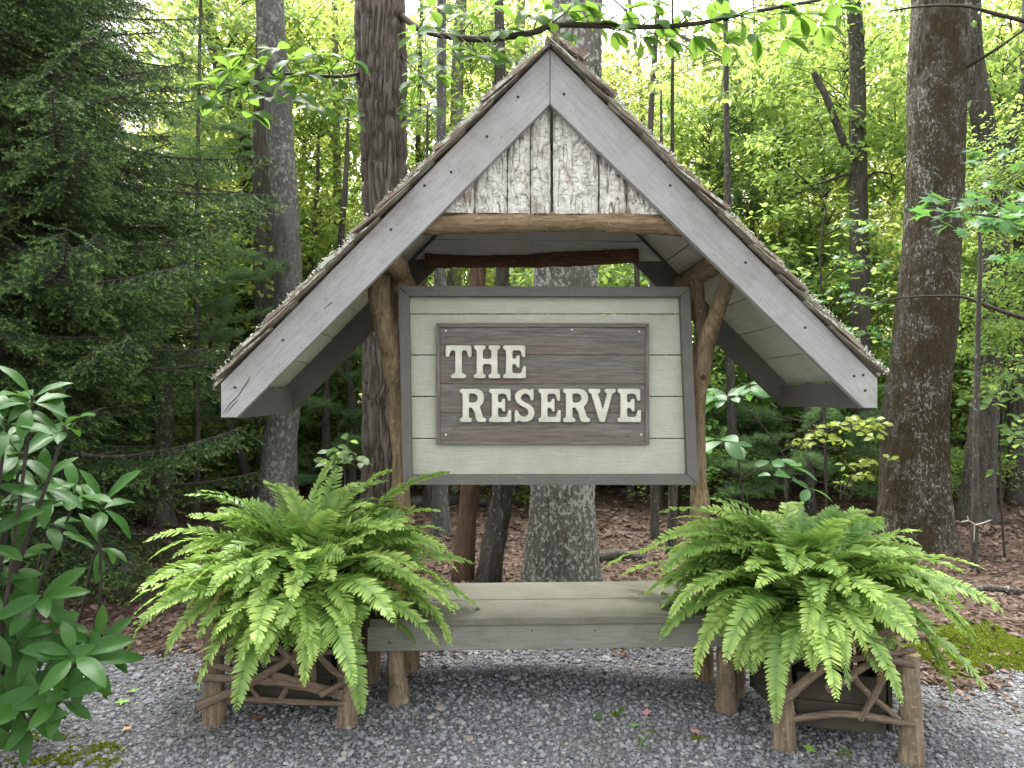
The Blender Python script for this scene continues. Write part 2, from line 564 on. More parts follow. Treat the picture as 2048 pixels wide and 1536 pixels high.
M['lichen'] = leafmat('pale_lichen', [(0.0, (0.30, 0.33, 0.28)), (1.0, (0.55, 0.58, 0.51))], (0.4, 0.4, 0.3), 0.1, 0.9, 0.1)

# ================================================================== ground
def gravel_edge(x):
    """how far back the gravel reaches at x"""
    return 4.55 + 0.25 * np.sin(x * 1.7 + 0.6) + 0.3 * sm(-1.5, -3.5, x) * 0 - 0.30 * sm(1.3, 2.2, x) + 0.1 * np.sin(x * 6.1)


def soil_mat():
    t = NT('forest_floor_litter')
    a = t.noise(t.co(), 14.0, 6, 0.75, 0.8)
    b = t.noise(t.co(), 0.8, 3)
    c = t.ramp(a, [(0.3, (0.03, 0.021, 0.016)), (0.5, (0.075, 0.049, 0.036)), (0.7, (0.14, 0.095, 0.07))])
    c = t.mix(t.ramp(b, [(0.45, 0.0), (0.7, 0.45)]), c, (0.06, 0.04, 0.03))
    return t.done(c, 0.9, a, 0.8, 0.03, 0.15)


def gravel_mat(name, sheet=False):
    t = NT(name)
    stops = [(0.0, (0.075, 0.077, 0.084)), (0.3, (0.125, 0.129, 0.142)), (0.65, (0.17, 0.175, 0.19)), (0.88, (0.22, 0.225, 0.236)), (0.94, (0.29, 0.287, 0.275)), (0.965, (0.17, 0.13, 0.09)), (1.0, (0.34, 0.33, 0.31))]
    if sheet:
        vo = t.n('TexVoronoi', {'Vector': t.co(), 'Scale': 75.0})
        k = t.n('SeparateColor', {'Color': vo.outputs['Color']}).outputs[0]
        c = t.mix(0.35, t.ramp(k, stops), (0.07, 0.066, 0.06))
        return t.done(c, 0.85, t.n('Math', {0: 1.0, 1: vo.outputs['Distance']}, operation='SUBTRACT').outputs[0], 0.9, 0.02, 0.2)
    k = t.n('NewGeometry').outputs['Random Per Island']
    c = t.ramp(k, stops)
    f = t.noise(t.co(), 110.0, 3)
    c = t.mix(t.ramp(f, [(0.4, 0.0), (0.7, 0.35)]), c, (0.25, 0.255, 0.27))
    alg = t.noise(t.co(loc=(3, 1, 0)), 1.6, 4, 0.7)
    c = t.mix(t.ramp(alg, [(0.54, 0.0), (0.70, 0.6)]), c, (0.085, 0.085, 0.05))
    return t.done(c, 0.8, f, 0.3, 0.003, 0.3)


M['floor'] = soil_mat()
M['gravel'] = gravel_mat('crushed_slate')
M['gravel_sheet'] = gravel_mat('gravel_base', True)


def sheet(xs, ys, dz, fz=None):
    X, Y = np.meshgrid(xs, ys)
    Z = ground_z(X, Y) + dz
    if fz is not None:
        Z = Z + fz(X, Y)
    V = np.stack([X, Y, Z], -1).reshape(-1, 3)
    ny, nx = X.shape
    i = np.arange(nx * ny).reshape(ny, nx)
    return V, np.stack([i[:-1, :-1], i[:-1, 1:], i[1:, 1:], i[1:, :-1]], -1).reshape(-1, 4)


xs = np.concatenate([np.linspace(-160, -14, 25), np.linspace(-13.5, 13.5, 109), np.linspace(14, 160, 25)])
ys = np.concatenate([np.linspace(-60, 1, 16), np.linspace(1.25, 16, 60), np.linspace(17, 70, 40), np.linspace(80, 300, 12)])
V, F = sheet(xs, ys, 0)
g = ob('ground', mesh('ground', V, F, [M['floor']]))
g['kind'] = 'structure'

# gravel sheet: a strip whose back edge wanders
gx = np.linspace(-9, 9, 181)
gt = np.linspace(0, 1, 60)
X, Tt = np.meshgrid(gx, gt)
Y = -8 + (gravel_edge(X) + 0.06 * np.sin(X * 23) + 8) * Tt
Z = ground_z(X, Y) + 0.006
i = np.arange(X.size).reshape(X.shape)
o = ob('gravel_path', mesh('gravel_path', np.stack([X, Y, Z], -1).reshape(-1, 3), np.stack([i[:-1, :-1], i[:-1, 1:], i[1:, 1:], i[1:, :-1]], -1).reshape(-1, 4), [M['gravel_sheet']]))
o['kind'] = 'structure'

ph = (1 + 5 ** 0.5) / 2
ICO = unit(np.array([(-1, ph, 0), (1, ph, 0), (-1, -ph, 0), (1, -ph, 0), (0, -1, ph), (0, 1, ph), (0, -1, -ph), (0, 1, -ph), (ph, 0, -1), (ph, 0, 1), (-ph, 0, -1), (-ph, 0, 1)], float))
ICF = np.array([(0, 11, 5), (0, 5, 1), (0, 1, 7), (0, 7, 10), (0, 10, 11), (1, 5, 9), (5, 11, 4), (11, 10, 2), (10, 7, 6), (7, 1, 8), (3, 9, 4), (3, 4, 2), (3, 2, 6), (3, 6, 8), (3, 8, 9), (4, 9, 5), (2, 4, 11), (6, 2, 10), (8, 6, 7), (9, 8, 1)])


def stones(n, region, smin, smax, flat=(0.45, 0.8)):
    x = RNG.uniform(region[0], region[1], n)
    y = RNG.uniform(region[2], region[3], n)
    keep = y < gravel_edge(x) + RNG.normal(0, 0.12, n)
    keep &= np.abs(x) < 0.80 * y + 0.35
    x, y = x[keep], y[keep]
    n = len(x)
    s = smin + (smax - smin) * RNG.random(n) ** 2.2
    sc = np.stack([s, s * RNG.uniform(0.55, 0.95, n), s * RNG.uniform(*flat, n)], -1)
    a = RNG.uniform(0, 2 * math.pi, n)
    P = ICO[None] * (1 + RNG.uniform(-0.22, 0.22, (n, 12, 1)))
    P = np.sign(P) * np.abs(P) ** 0.8
    P = P * sc[:, None, :]
    tl = RNG.normal(0, 0.25, n)
    Px = P[..., 0] * np.cos(tl)[:, None] + P[..., 2] * np.sin(tl)[:, None]
    Pz = -P[..., 0] * np.sin(tl)[:, None] + P[..., 2] * np.cos(tl)[:, None]
    c, sn = np.cos(a)[:, None], np.sin(a)[:, None]
    out = np.stack([Px * c - P[..., 1] * sn, Px * sn + P[..., 1] * c, Pz], -1)
    z = ground_z(x, y) + 0.006 + sc[:, 2] * RNG.uniform(0.1, 0.7, n)
    out += np.stack([x, y, z], -1)[:, None, :]
    Fi = ICF[None] + (np.arange(n) * 12)[:, None, None]
    return out.reshape(-1, 3), Fi.reshape(-1, 3)


mb = MB()
mb.add(*stones(40000, (-3.8, 3.8, 2.9, 4.9), 0.005, 0.016))
mb.add(*stones(2200, (-3.6, 3.6, 2.9, 4.75), 0.012, 0.024, (0.3, 0.6)))
mb.add(*stones(90, (-3.2, 3.2, 2.9, 4.6), 0.025, 0.04, (0.25, 0.45)))
o = ob('gravel', mb.build('gravel', [M['gravel']], False))
tag(o, 'crushed blue-grey slate gravel covering the ground before and under the bench', 'gravel', kind='stuff')

# ================================================================== leaf templates
LEAF = np.array([(0, 0, 0), (0.3, -0.27, 0.05), (0.72, -0.2, 0.04), (1, 0, -0.06), (0.72, 0.2, 0.04), (0.3, 0.27, 0.05)])
LEAF_F = np.array([(0, 1, 2, 3), (0, 3, 4, 5)])
DIA = np.array([(0, 0, 0), (0.5, -0.28, 0.06), (1, 0, 0), (0.5, 0.28, 0.06)])
DIA_F = np.array([(0, 1, 2), (0, 2, 3)])


def scatter(P, fwd, nrm, L, T=LEAF, TF=LEAF_F, wid=1.0):
    """one copy of template T per point; returns V, F"""
    fwd = unit(fwd)
    nrm = unit(nrm - fwd * np.sum(nrm * fwd, -1, keepdims=True))
    sd_ = np.cross(nrm, fwd)
    L = np.broadcast_to(np.asarray(L, float), (len(P),))[:, None, None]
    V = P[:, None, :] + L * (T[None, :, 0:1] * fwd[:, None, :] + wid * T[None, :, 1:2] * sd_[:, None, :] + T[None, :, 2:3] * nrm[:, None, :])
    n, k = len(P), len(T)
    Fi = TF[None] + (np.arange(n) * k)[:, None, None]
    return V.reshape(-1, 3), Fi.reshape(-1, TF.shape[1])


def rdir(n, up=0.0, spread=1.0):
    v = RNG.normal(0, 1, (n, 3)) * spread
    v[:, 2] += up
    return unit(v)


# dry leaves on the forest floor
def litter_field(n, x0, x1, y0, y1, L0, L1):
    x = RNG.uniform(x0, x1, n)
    y = y0 + (y1 - y0) * RNG.random(n) ** 1.5
    k = (y > gravel_edge(x) + RNG.normal(-0.02, 0.14, n)) & (np.abs(x) < 0.85 * y + 0.6)
    x, y = x[k], y[k]
    n = len(x)
    P = np.stack([x, y, ground_z(x, y) + RNG.uniform(0.004, 0.03, n)], -1)
    return scatter(P, rdir(n, 0, 1) * [1, 1, 0.25], rdir(n, 1.6, 0.6), RNG.uniform(L0, L1, n))


mb = MB()
mb.add(*litter_field(40000, -8, 8, 3.7, 8.5, 0.025, 0.075))
mb.add(*litter_field(22000, -15, 15, 8, 18, 0.06, 0.13))
o = ob('leaf_litter', mb.build('leaf_litter', [M['litter']], False))
tag(o, 'brown fallen leaves and pine straw over the forest floor behind the bench', 'fallen leaves', kind='stuff')


def moss_patch(cells, n, hk=1.0):
    mb = MB()
    for (cx_, cy_, rx, ry, k) in cells:
        m = int(n * k)
        r = np.sqrt(RNG.random(m))
        a = RNG.uniform(0, 2 * math.pi, m)
        wob = 1 + 0.35 * np.sin(a * 3 + cx_ * 5) + 0.2 * np.sin(a * 7)
        x = cx_ + rx * r * np.cos(a) * wob
        y = cy_ + ry * r * np.sin(a) * wob
        h = hk * 0.03 * (0.3 + fbm(np.stack([x * 9, y * 9, 0 * x], -1), 3)) * (1 - r ** 3 * 0.8)
        P = np.stack([x, y, ground_z(x, y) + 0.002 + h * RNG.uniform(0.5, 1, m)], -1)
        mb.add(*scatter(P, rdir(m, 0.5), rdir(m, 0.8), RNG.uniform(0.008, 0.022, m), DIA, DIA_F))
    return mb


c1 = on_ground(1985, 1305, -0.05)
c2 = on_ground(2080, 1330, -0.05)
o = ob('moss', moss_patch([(c1[0] + .0, c1[1] - .02, 0.45, 0.40, 1.6), (c2[0] + .3, c2[1], 0.7, 0.55, 2.2)], 19000).build('moss', [M['moss']], False))
tag(o, 'bright green cushion of moss where gravel meets leaf litter behind the fern', 'moss', kind='stuff')
cs = []
for px, py, rx, ry, k in ((30, 1480, .22, .07, .4), (130, 1525, .25, .06, .4), (200, 1500, .12, .05, .15), (1232, 1422, .04, .02, .04), (1300, 1450, .03, .02, .03), (1400, 1455, .04, .02, .04), (1590, 1380, .05, .03, .05)):
    p = on_ground(px, py)
    cs.append((p[0], p[1], rx, ry, k))
o = ob('moss', moss_patch(cs, 3500, 0.4).build('moss', [M['moss']], False))
tag(o, 'thin patches of low moss creeping over the gravel in front', 'moss', kind='stuff')

# ================================================================== the roofed shelter
YF, YB = 3.62, 4.68             # front and rear faces of the roof
YP, YS = 4.20, 4.08             # post line, face of the sign boards


def xz(px, py, Y):
    p = at(px, py, Y)
    return np.array([p[0], p[2]])


def wprism(name, parent, pts, y0, y1, xdir, m, bev=0.003):
    pts = [np.asarray(p) for p in pts]
    c = sum(pts) / len(pts)
    x = unit(np.array(xdir, float))
    z = np.array([-x[1], x[0]])
    poly = [((p - c) @ x, (p - c) @ z) for p in pts]
    me = prism_mesh(poly, y0 - (y0 + y1) / 2, y1 - (y0 + y1) / 2, bev, name)
    return ob(name, me, parent, frame((c[0], (y0 + y1) / 2, c[1]), (x[0], 0, x[1]), (z[0], 0, z[1])), m)


def log(name, parent, pts, rads, m, seg=14, n=40, amp=0.10, fr=9.0, cut=None, square=0.0, seed=0.0):
    pts = np.asarray(pts, float)
    k = len(pts)
    PR = smooth_path(np.concatenate([pts, np.asarray(rads, float).reshape(-1, 1)], 1), n)
    P, r = PR[:, :3], PR[:, 3]
    V, Fq = tube(P, r, seg)
    C = np.repeat(P, seg, axis=0)
    d = V - C
    nz = fbm(V * fr + seed, 3) - 0.5 + 0.5 * (fbm(V * np.array([fr * 4, fr * 4, fr * 0.8]) + seed, 2) - 0.5)
    V = C + d * (1 + amp * 2 * nz)[:, None]
    ax = Vector(pts[-1] - pts[0]).normalized()
    Mx = frame(pts[0], ax.orthogonal(), ax)
    Mi = np.array(Mx.inverted())
    Vl = V @ Mi[:3, :3].T + Mi[:3, 3]
    mats = [m] + ([cut] if cut else [])
    mi = [np.zeros(len(Fq[0]))] + [np.full(1, 1 if cut else 0)] * 2
    me = mesh(name, Vl, Fq, mats, True, None, mi)
    return ob(name, me, parent, Mx)


base = at(1100, 1100, YP)
shelter = thing('sign_shelter', 'rustic gabled shelter with grey barge boards, shake roof and forked log posts', 'shelter', (base[0], YP, 0))
S = shelter
apex, lend, rend = xz(1100, 97, YF), xz(442, 767, YF), xz(1755, 757, YF)
inap = xz(1100, 208, YF)
polyL = [apex, inap, xz(473, 835, YF), xz(442, 835, YF), lend]
polyR = [apex, rend, xz(1755, 816, YF), xz(1728, 816, YF), inap]
gap = np.array([0.0015, 0])
wprism('barge_board', S, [p - gap if k < 2 else p for k, p in enumerate(polyL)], YF, YF + 0.042, lend - apex, M['barge'])['label'] = 'pale weathered barge board with a cracked lower end'
wprism('barge_board', S, [p + gap if k in (0, 4) else p for k, p in enumerate(polyR)], YF, YF + 0.042, rend - apex, M['barge'])['label'] = 'smoother grey barge board with lichen specks at its end'
for pl, e in ((polyL, lend), (polyR, rend)):
    wprism('rear_rafter', S, [p + (gap if e is rend else -gap) if abs(p[0] - apex[0]) < 0.01 else p for p in pl], YB - 0.05, YB, e - apex, M['rafter'])
# nail heads on the barge boards
NAIL = mesh('nail', *tube([(0, 0, 0), (0, 0, 0.004)], 0.007, 8), [M['nail']])
for px, py in ((1036, 194), (974, 273), (902, 344), (849, 371), (782, 459), (470, 775), (566, 680), (1128, 188), (1340, 371), (1491, 525), (1610, 655), (1708, 752), (1726, 750), (1730, 781)):
    p = at(px, py, YF)
    ob('nail', NAIL, S, Matrix.Translation((p[0], YF + 0.001, p[2])) @ Matrix.Rotation(R(90), 4, 'X'))

# the split at the foot of the weathered barge board
mbk = MB()
for pts in (((445, 828), (462, 806), (476, 792), (484, 780), (496, 762), (500, 752)), ((452, 826), (470, 806), (478, 798)), ((462, 778), (472, 773)), ((648, 618), (662, 606), (668, 604))):
    P = np.array([at(x, y, YF) for x, y in pts])
    P[:, 1] = YF + 0.0005
    V, Fq = tube(P, np.concatenate([[0.0015], np.full(len(P) - 2, 0.003), [0.001]]), 5)
    mbk.add(V, Fq)
ob('split', mbk.build('split', [M['nail']]), S)

# soffit boards run from front to back between the rafters
for e in (lend, rend):
    s = e - apex
    L = np.linalg.norm(s)
    d = s / L
    nrm = np.array([-d[1], d[0]])
    if nrm[1] < 0: nrm = -nrm
    wd = 0.228
    off = 0.11
    while off < L - 0.02:
        w_ = min(wd, L - 0.02 - off) - 0.005
        if w_ > 0.05:
            c = apex + d * (off + w_ / 2) - nrm * (0.022 + RNG.uniform(0, 0.003))
            board('soffit_board', S, (c[0], YF + 0.044, c[1]), (c[0], YB - 0.052, c[1]), w_, 0.018, (d[0], 0, d[1]), M['soffit'], 0.002)
        off += wd
    # eave boards closing the lower end
    sg = 1 if e is rend else -1
    top = e[1] - 0.045
    bot = xz(473, 835, YF)[1] if sg < 0 else xz(1728, 816, YF)[1]
    xe = e[0] - sg * 0.075
    board('eave_board', S, (xe, YF + 0.044, (top + bot) / 2 + 0.012), (xe, YB - 0.052, (top + bot) / 2 + 0.012), top - bot + 0.03, 0.022, (0, 0, 1), M['rafter'])
    board('eave_board', S, (xe + sg * 0.04, YF + 0.044, bot + 0.012), (xe + sg * 0.04, YB - 0.052, bot + 0.012), 0.056, 0.02, (1, 0, 0), M['rafter'])

# split shakes, course over course, ragged along the rake
def shake_mesh(k):
    nx, ny = 8, 4
    rr = np.random.default_rng(100 + k)
    u = np.linspace(0, 1, nx)
    v = np.linspace(-0.5, 0.5, ny)
    U, Vv = np.meshgrid(u, v, indexing='ij')
    curl = rr.uniform(-0.008, 0.012)
    bow = rr.uniform(-0.006, 0.008)
    zt = 0.004 + (0.018 + rr.uniform(0, 0.008)) * U + curl * U ** 3 + bow * (4 * Vv ** 2 - 0.3) + 0.002 * rr.normal(0, 1, U.shape)
    zb = zt - (0.004 + 0.017 * U)
    Ux = U * 0.40 + 0.012 * rr.normal(0, 1, ny)[None, :] * U
    top = np.stack([Ux, Vv, zt], -1).reshape(-1, 3)
    bt = np.stack([Ux, Vv, zb], -1).reshape(-1, 3)
    i = np.arange(nx * ny).reshape(nx, ny)
    q = np.stack([i[:-1, :-1], i[1:, :-1], i[1:, 1:], i[:-1, 1:]], -1).reshape(-1, 4)
    n = nx * ny
    ring = np.concatenate([i[:, 0], i[-1, 1:], i[::-1, -1][1:], i[0, ::-1][1:-1]])
    nx_ = np.roll(ring, -1)
    side = np.stack([ring, ring + n, nx_ + n, nx_], -1)
    return mesh('shake', np.concatenate([top, bt]), [q, q[:, ::-1] + n, side], None, False)


t = NT('weathered_cedar_shake')
g_ = t.noise(t.co((1.2, 30, 30), rnd=True), 3.0, 5, 0.7)
c_ = t.ramp(g_, [(0.3, (0.06, 0.05, 0.04)), (0.5, (0.19, 0.155, 0.115)), (0.72, (0.33, 0.285, 0.225))])
lz = t.noise(t.co(rnd=True), 7.0, 5, 0.75)
lz2 = t.noise(t.co(rnd=True), 34.0, 3, 0.6)
c_ = t.mix(t.ramp(t.n('Math', {0: lz, 1: t.n('Math', {0: lz2, 1: 0.3}, operation='MULTIPLY').outputs[0]}, operation='ADD').outputs[0], [(0.68, 0.0), (0.72, 0.9)]), c_, (0.40, 0.43, 0.36))
M['shake'] = t.done(c_, 0.85, g_, 0.6, 0.006, 0.2)
SHK = [shake_mesh(k) for k in range(8)]
for m_ in SHK:
    m_.materials.append(M['shake'])
for e in (lend, rend):
    s = e - apex
    L = np.linalg.norm(s)
    d = s / L
    nrm = np.array([-d[1], d[0]])
    if nrm[1] < 0: nrm = -nrm
    nc = 12
    for c in range(-1, nc):
        off = max(-0.02, c * (L / nc) - 0.18 + 0.02)
        ln = 0.40 if c >= 0 else 0.26
        if c == nc - 1: off += 0.01
        y = YF - 0.035 - random.uniform(0, 0.03)
        while y < YB + 0.01:
            w_ = random.uniform(0.10, 0.19)
            if y + w_ > YB + 0.05: w_ = YB + 0.05 - y
            if w_ < 0.04: break
            p = apex + d * (off + random.uniform(-0.03, 0.02)) + nrm * (0.006 + random.uniform(0, 0.005))
            Mx = frame((p[0], y + w_ / 2, p[1]), (d[0] + nrm[0] * 0.052, random.uniform(-0.03, 0.03), d[1] + nrm[1] * 0.052), (nrm[0], 0, nrm[1]))
            Mx = Mx @ Matrix.Diagonal((ln / 0.40 * random.uniform(0.92, 1.05), w_ - 0.004, random.uniform(0.8, 1.1), 1))
            ob('shingle', random.choice(SHK), S, Mx)
            y += w_ + 0.003
# capping pieces along the ridge, a curl of bark at the front
for k in range(5):
    y0 = YF - 0.05 + k * 0.24
    sgn = 1
    d = unit(rend - apex)
    nrm = np.array([-d[1], d[0]]) if d[0] * 1 > 0 else d
    if nrm[1] < 0: nrm = -nrm
    p = apex + nrm * 0.045 - d * 0.03
    Mx = frame((p[0], y0 + 0.12, p[1]), (d[0], 0, d[1]), (nrm[0], 0, nrm[1])) @ Matrix.Diagonal((0.5, 0.235, 2.0, 1))
    ob('ridge_cap', SHK[k], S, Mx)
# lichen crusts along the rake and the butts of the shakes
mb = MB()
for e in (lend, rend):
    s = e - apex
    L = np.linalg.norm(s)
    d = s / L
    nrm = np.array([-d[1], d[0]])
    if nrm[1] < 0: nrm = -nrm
    n = 4200
    clump = RNG.uniform(0, L, 70)
    cl = RNG.integers(0, 70, n)
    u = clump[cl] + RNG.normal(0, 0.03, n)
    yy = YF - 0.045 + np.abs(RNG.normal(0, 0.03, n)) + (RNG.random(n) < 0.5) * RNG.uniform(0, 1.0, n)
    k = (u > 0) & (u < L + 0.02)
    u, yy = u[k], yy[k]
    n = len(u)
    h = 0.035 + RNG.uniform(0.0, 0.022, n)
    P = np.stack([apex[0] + d[0] * u + nrm[0] * h, yy, apex[1] + d[1] * u + nrm[1] * h], -1)
    mb.add(*scatter(P, rdir(n), rdir(n), RNG.uniform(0.006, 0.018, n), DIA, DIA_F))
lo = ob('lichen', mb.build('lichen', [M['lichen']], False), S)
lo['kind'] = 'stuff'

# bark slabs in the front gable
zb = xz(1100, 428, YF + 0.07)[1]
def roof_z(x, drop):
    return np.where(x < apex[0], apex[1] + (x - apex[0]) * (lend[1] - apex[1]) / (lend[0] - apex[0]), apex[1] + (x - apex[0]) * (rend[1] - apex[1]) / (rend[0] - apex[0])) - drop
for k, (a, b) in enumerate(((868, 949), (951, 1014), (1016, 1060), (1062, 1101), (1107, 1197), (1200, 1254), (1256, 1340))):
    x0, x1 = xz(a, 420, YF + 0.07)[0], xz(b, 420, YF + 0.07)[0]
    nx, nz = max(12, int((x1 - x0) / 0.004)), 130
    u = np.linspace(x0, x1, nx)
    v = np.linspace(0, 1, nz)
    U, Vv = np.meshgrid(u, v)
    zt = np.maximum(roof_z(U, 0.15), zb + 0.02)
    Z = zb + (zt - zb) * Vv
    P = np.stack([U.ravel(), np.full(U.size, k * 3.7), Z.ravel()], -1)
    wv = (fbm(P * np.array([30, 1, 22]), 2) - 0.5) * 0.014
    q = P + np.stack([wv, 0 * wv, 0 * wv], -1)
    r1 = np.abs(vnoise(q * np.array([62, 1, 7])) - 0.5) * 2
    r2 = np.abs(vnoise(q * np.array([40, 1, 46]) + 9.1) - 0.5) * 2
    hh = np.minimum(sm(0.0, 0.24, r1), 0.35 + 0.65 * sm(0.0, 0.2, r2))
    h = hh * 0.010 + 0.005 * fbm(P * 60, 2)
    edge = np.minimum(U.ravel() - x0, x1 - U.ravel())
    h = h - 0.012 * (1 - sm(0, 0.018, edge)) 
    wid = (x1 - x0)
    bowl = 0.014 * (1 - ((U.ravel() - (x0 + x1) / 2) / (wid / 2)) ** 2)
    Yv = YF + 0.078 - h - bowl
    xj = U.ravel() + 0.004 * (fbm(P * np.array([0.01, 1, 22]) + k, 2) - 0.5)
    Vf = np.stack([xj, Yv, Z.ravel()], -1)
    i = np.arange(nx * nz).reshape(nz, nx)
    q4 = np.stack([i[:-1, :-1], i[:-1, 1:], i[1:, 1:], i[1:, :-1]], -1).reshape(-1, 4)
    ring = np.concatenate([i[0, :], i[1:, -1], i[-1, ::-1][1:], i[::-1, 0][1:-1]])
    Vb = Vf[ring].copy()
    Vb[:, 1] = YF + 0.086
    n0 = len(Vf)
    ri = np.arange(len(ring))
    sd4 = np.stack([ring, ri + n0, np.roll(ri, -1) + n0, np.roll(ring, -1)], -1)
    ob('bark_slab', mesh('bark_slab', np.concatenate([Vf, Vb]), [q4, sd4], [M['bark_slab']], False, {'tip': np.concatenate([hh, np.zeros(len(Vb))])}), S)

# log under the bark and log at the rear gable
p = [at(x, y, YF + 0.10) for x, y in ((836, 451), (900, 449), (1000, 446), (1100, 444), (1215, 443), (1225, 446), (1300, 447), (1378, 454))]
log('cross_log', S, p, [0.052, 0.053, 0.052, 0.05, 0.052, 0.058, 0.055, 0.05], M['log'], 26, 130, 0.15, 16, M['cut'])
p = [at(x, y, YB - 0.10) for x, y in ((850, 522), (950, 523), (1060, 522), (1160, 517), (1275, 512))]
log('cross_log', S, p, [0.045, 0.04, 0.042, 0.05, 0.045], M['darklog'], 12, 50, 0.2, 11, M['cut'], seed=4)['label'] = 'dark decaying log across the rear gable'
# boards closing the rear gable on the inside
z0 = xz(1060, 519, YB - 0.08)[1]
for k in range(8):
    za, zb_ = z0 + k * 0.128, z0 + k * 0.128 + 0.124
    def xr(z):
        k1 = (z - (apex[1] - 0.05)) / (lend[1] - apex[1])
        k2 = (z - (apex[1] - 0.05)) / (rend[1] - apex[1])
        return apex[0] + k1 * (lend[0] - apex[0]), apex[0] + k2 * (rend[0] - apex[0])
    if zb_ > apex[1] - 0.12: break
    (a0, b0), (a1, b1) = xr(za), xr(zb_)
    wprism('gable_board', S, [(a0 + .03, za), (b0 - .03, za), (b1 - .03, zb_), (a1 + .03, zb_)], YB - 0.075, YB - 0.053, (1, 0), M['soffit'], 0.002)

# forked posts carrying the roof
def post(paths, label):
    mb = MB()
    for pts, rads, n in paths:
        PR = smooth_path(np.concatenate([np.asarray(pts, float), np.asarray(rads, float).reshape(-1, 1)], 1), n)
        P, r = PR[:, :3], PR[:, 3]
        V, Fq = tube(P, r, 22)
        C = np.repeat(P, 22, axis=0)
        nz = (fbm(V * 7, 3) - 0.5) * 0.45 + (fbm(V * np.array([60, 60, 9]), 3) - 0.5) * 0.42
        mb.add(C + (V - C) * (1 + nz)[:, None], Fq)
    o = ob('post', mb.build('post', [M['post']]), S)
    o['label'] = label


k_ = YP / F_PX
def pp(x, y, Y=YP):
    return at(x, y, Y)
gl = on_ground(822, 1338)
post([([(gl[0], YP, -0.05), pp(815, 1200), pp(803, 1020), pp(798, 900), pp(793, 800), pp(791, 748, YP - .03), pp(783, 700, YP - .06), pp(768, 640, YP - .09), pp(757, 590, YP - .12), pp(757, 545, YP - .14)],
       [0.06, 0.056, 0.054, 0.048, 0.046, 0.062, 0.066, 0.062, 0.066, 0.07], 110),
      ([pp(775, 640, YP - .03), pp(790, 600, YP), pp(800, 560, YP + .02), pp(803, 540, YP + .03)], [0.05, 0.055, 0.062, 0.055], 24)],
     'crooked log post with a knotted bulge beside the sign')
gr = on_ground(1408, 1335)
post([([(gr[0], YP, -0.12), pp(1403, 1200), pp(1399, 1010), pp(1399, 900), pp(1399, 800), pp(1401, 750, YP - .03), pp(1407, 700, YP - .05), pp(1425, 650, YP - .12), pp(1442, 600, YP - .2), pp(1462, 540, YP - .3)],
       [0.06, 0.056, 0.052, 0.038, 0.04, 0.052, 0.056, 0.046, 0.043, 0.04], 110),
      ([pp(1406, 700, YP - .02), pp(1401, 650, YP), pp(1396, 600, YP + .02), pp(1392, 560, YP + .03)], [0.04, 0.04, 0.042, 0.04], 30)],
     'Y-forked log post with one arm reaching under the barge board')
# knots where side limbs were cut
for px, py in ((785, 753), (1407, 754)):
    p = at(px, py, YP - 0.085)
    V, Fq = tube([(0, 0, 0), (0, 0, 0.03), (0, 0, 0.034)], [0.022, 0.017, 0.009], 12)
    ob('knot', mesh('knot', V, Fq, [M['darklog']]), S, Matrix.Translation((p[0], YP - 0.055, p[2])) @ Matrix.Rotation(R(90), 4, 'X'))
# purlin logs lying on the posts under the soffit
for px, py, r in ((800, 548, 0.058), (1402, 545, 0.062)):
    a = at(px, py, YP)
    log('purlin_log', S, [(a[0], YF + 0.05, a[2]), (a[0] + .01, 4.0, a[2] + .008), (a[0] - .005, 4.3, a[2]), (a[0], YB - 0.055, a[2] - .004)], [r] * 4, M['post'], 14, 40, 0.14, 12)

# ================================================================== the sign hanging between the posts
c = at(1098, 970, YS)
sign = thing('sign_board', 'sage-green plank sign board in a charcoal frame between the log posts', 'sign', (c[0], YS, c[2]))
def q(px, py, Y=YS): return xz(px, py, Y)
for k, (a, b) in enumerate(((584, 627), (629, 709), (711, 792), (794, 876), (878, 958))):
    la = lambda y: 812 + (y - 580) / 380 * 8
    ra = lambda y: 1372 + (y - 580) / 380 * 16
    wprism('plank', sign, [q(la(a), a), q(la(b), b), q(ra(b), b), q(ra(a), a)], YS, YS + 0.02, (1, 0), M['sage'], 0.0025)
YQ = YS - 0.045
TLo, TRo, BRo, BLo = q(796, 572, YQ), q(1380, 573, YQ), q(1397, 970, YQ), q(806, 970, YQ)
TLi, TRi, BRi, BLi = q(818, 592, YQ), q(1361, 593, YQ), q(1375, 949, YQ), q(824, 950, YQ)
for pl, xd in (((TLo, TRo, TRi, TLi), (1, 0)), ((BLi, BRi, BRo, BLo), (1, 0)), ((TLo, TLi, BLi, BLo), (0.02, -1)), ((TRi, TRo, BRo, BRi), (0.03, -1))):
    cc = sum(pl) / 4
    wprism('frame_rail', sign, [cc + (p - cc) * 0.998 for p in pl], YQ, YS + 0.035, xd, M['frame'], 0.003)

YQ2 = YS - 0.028
plq = wprism('plaque', sign, [q(873, 647), q(1297, 647), q(1298, 888), q(874, 888)], YS - 0.010, YS - 0.0005, (1, 0), M['plaque'], 0.001)
plq['label'] = 'weathered brown plaque with raised cream letters reading THE RESERVE'
for a, b in ((653, 709.5), (710.5, 767.5), (768.5, 825), (826, 883)):
    wprism('plank', plq, [q(879, a), q(879, b), q(1292, b), q(1292, a)], YS - 0.018, YS - 0.0105, (1, 0), M['plaque'], 0.0015)
pi_, po_ = (880, 654, 1291, 882), (872, 646, 1298, 889)
cs_o = [q(po_[0], po_[1], YQ2), q(po_[2], po_[1], YQ2), q(po_[2], po_[3], YQ2), q(po_[0], po_[3], YQ2)]
cs_i = [q(pi_[0], pi_[1], YQ2), q(pi_[2], pi_[1], YQ2), q(pi_[2], pi_[3], YQ2), q(pi_[0], pi_[3], YQ2)]
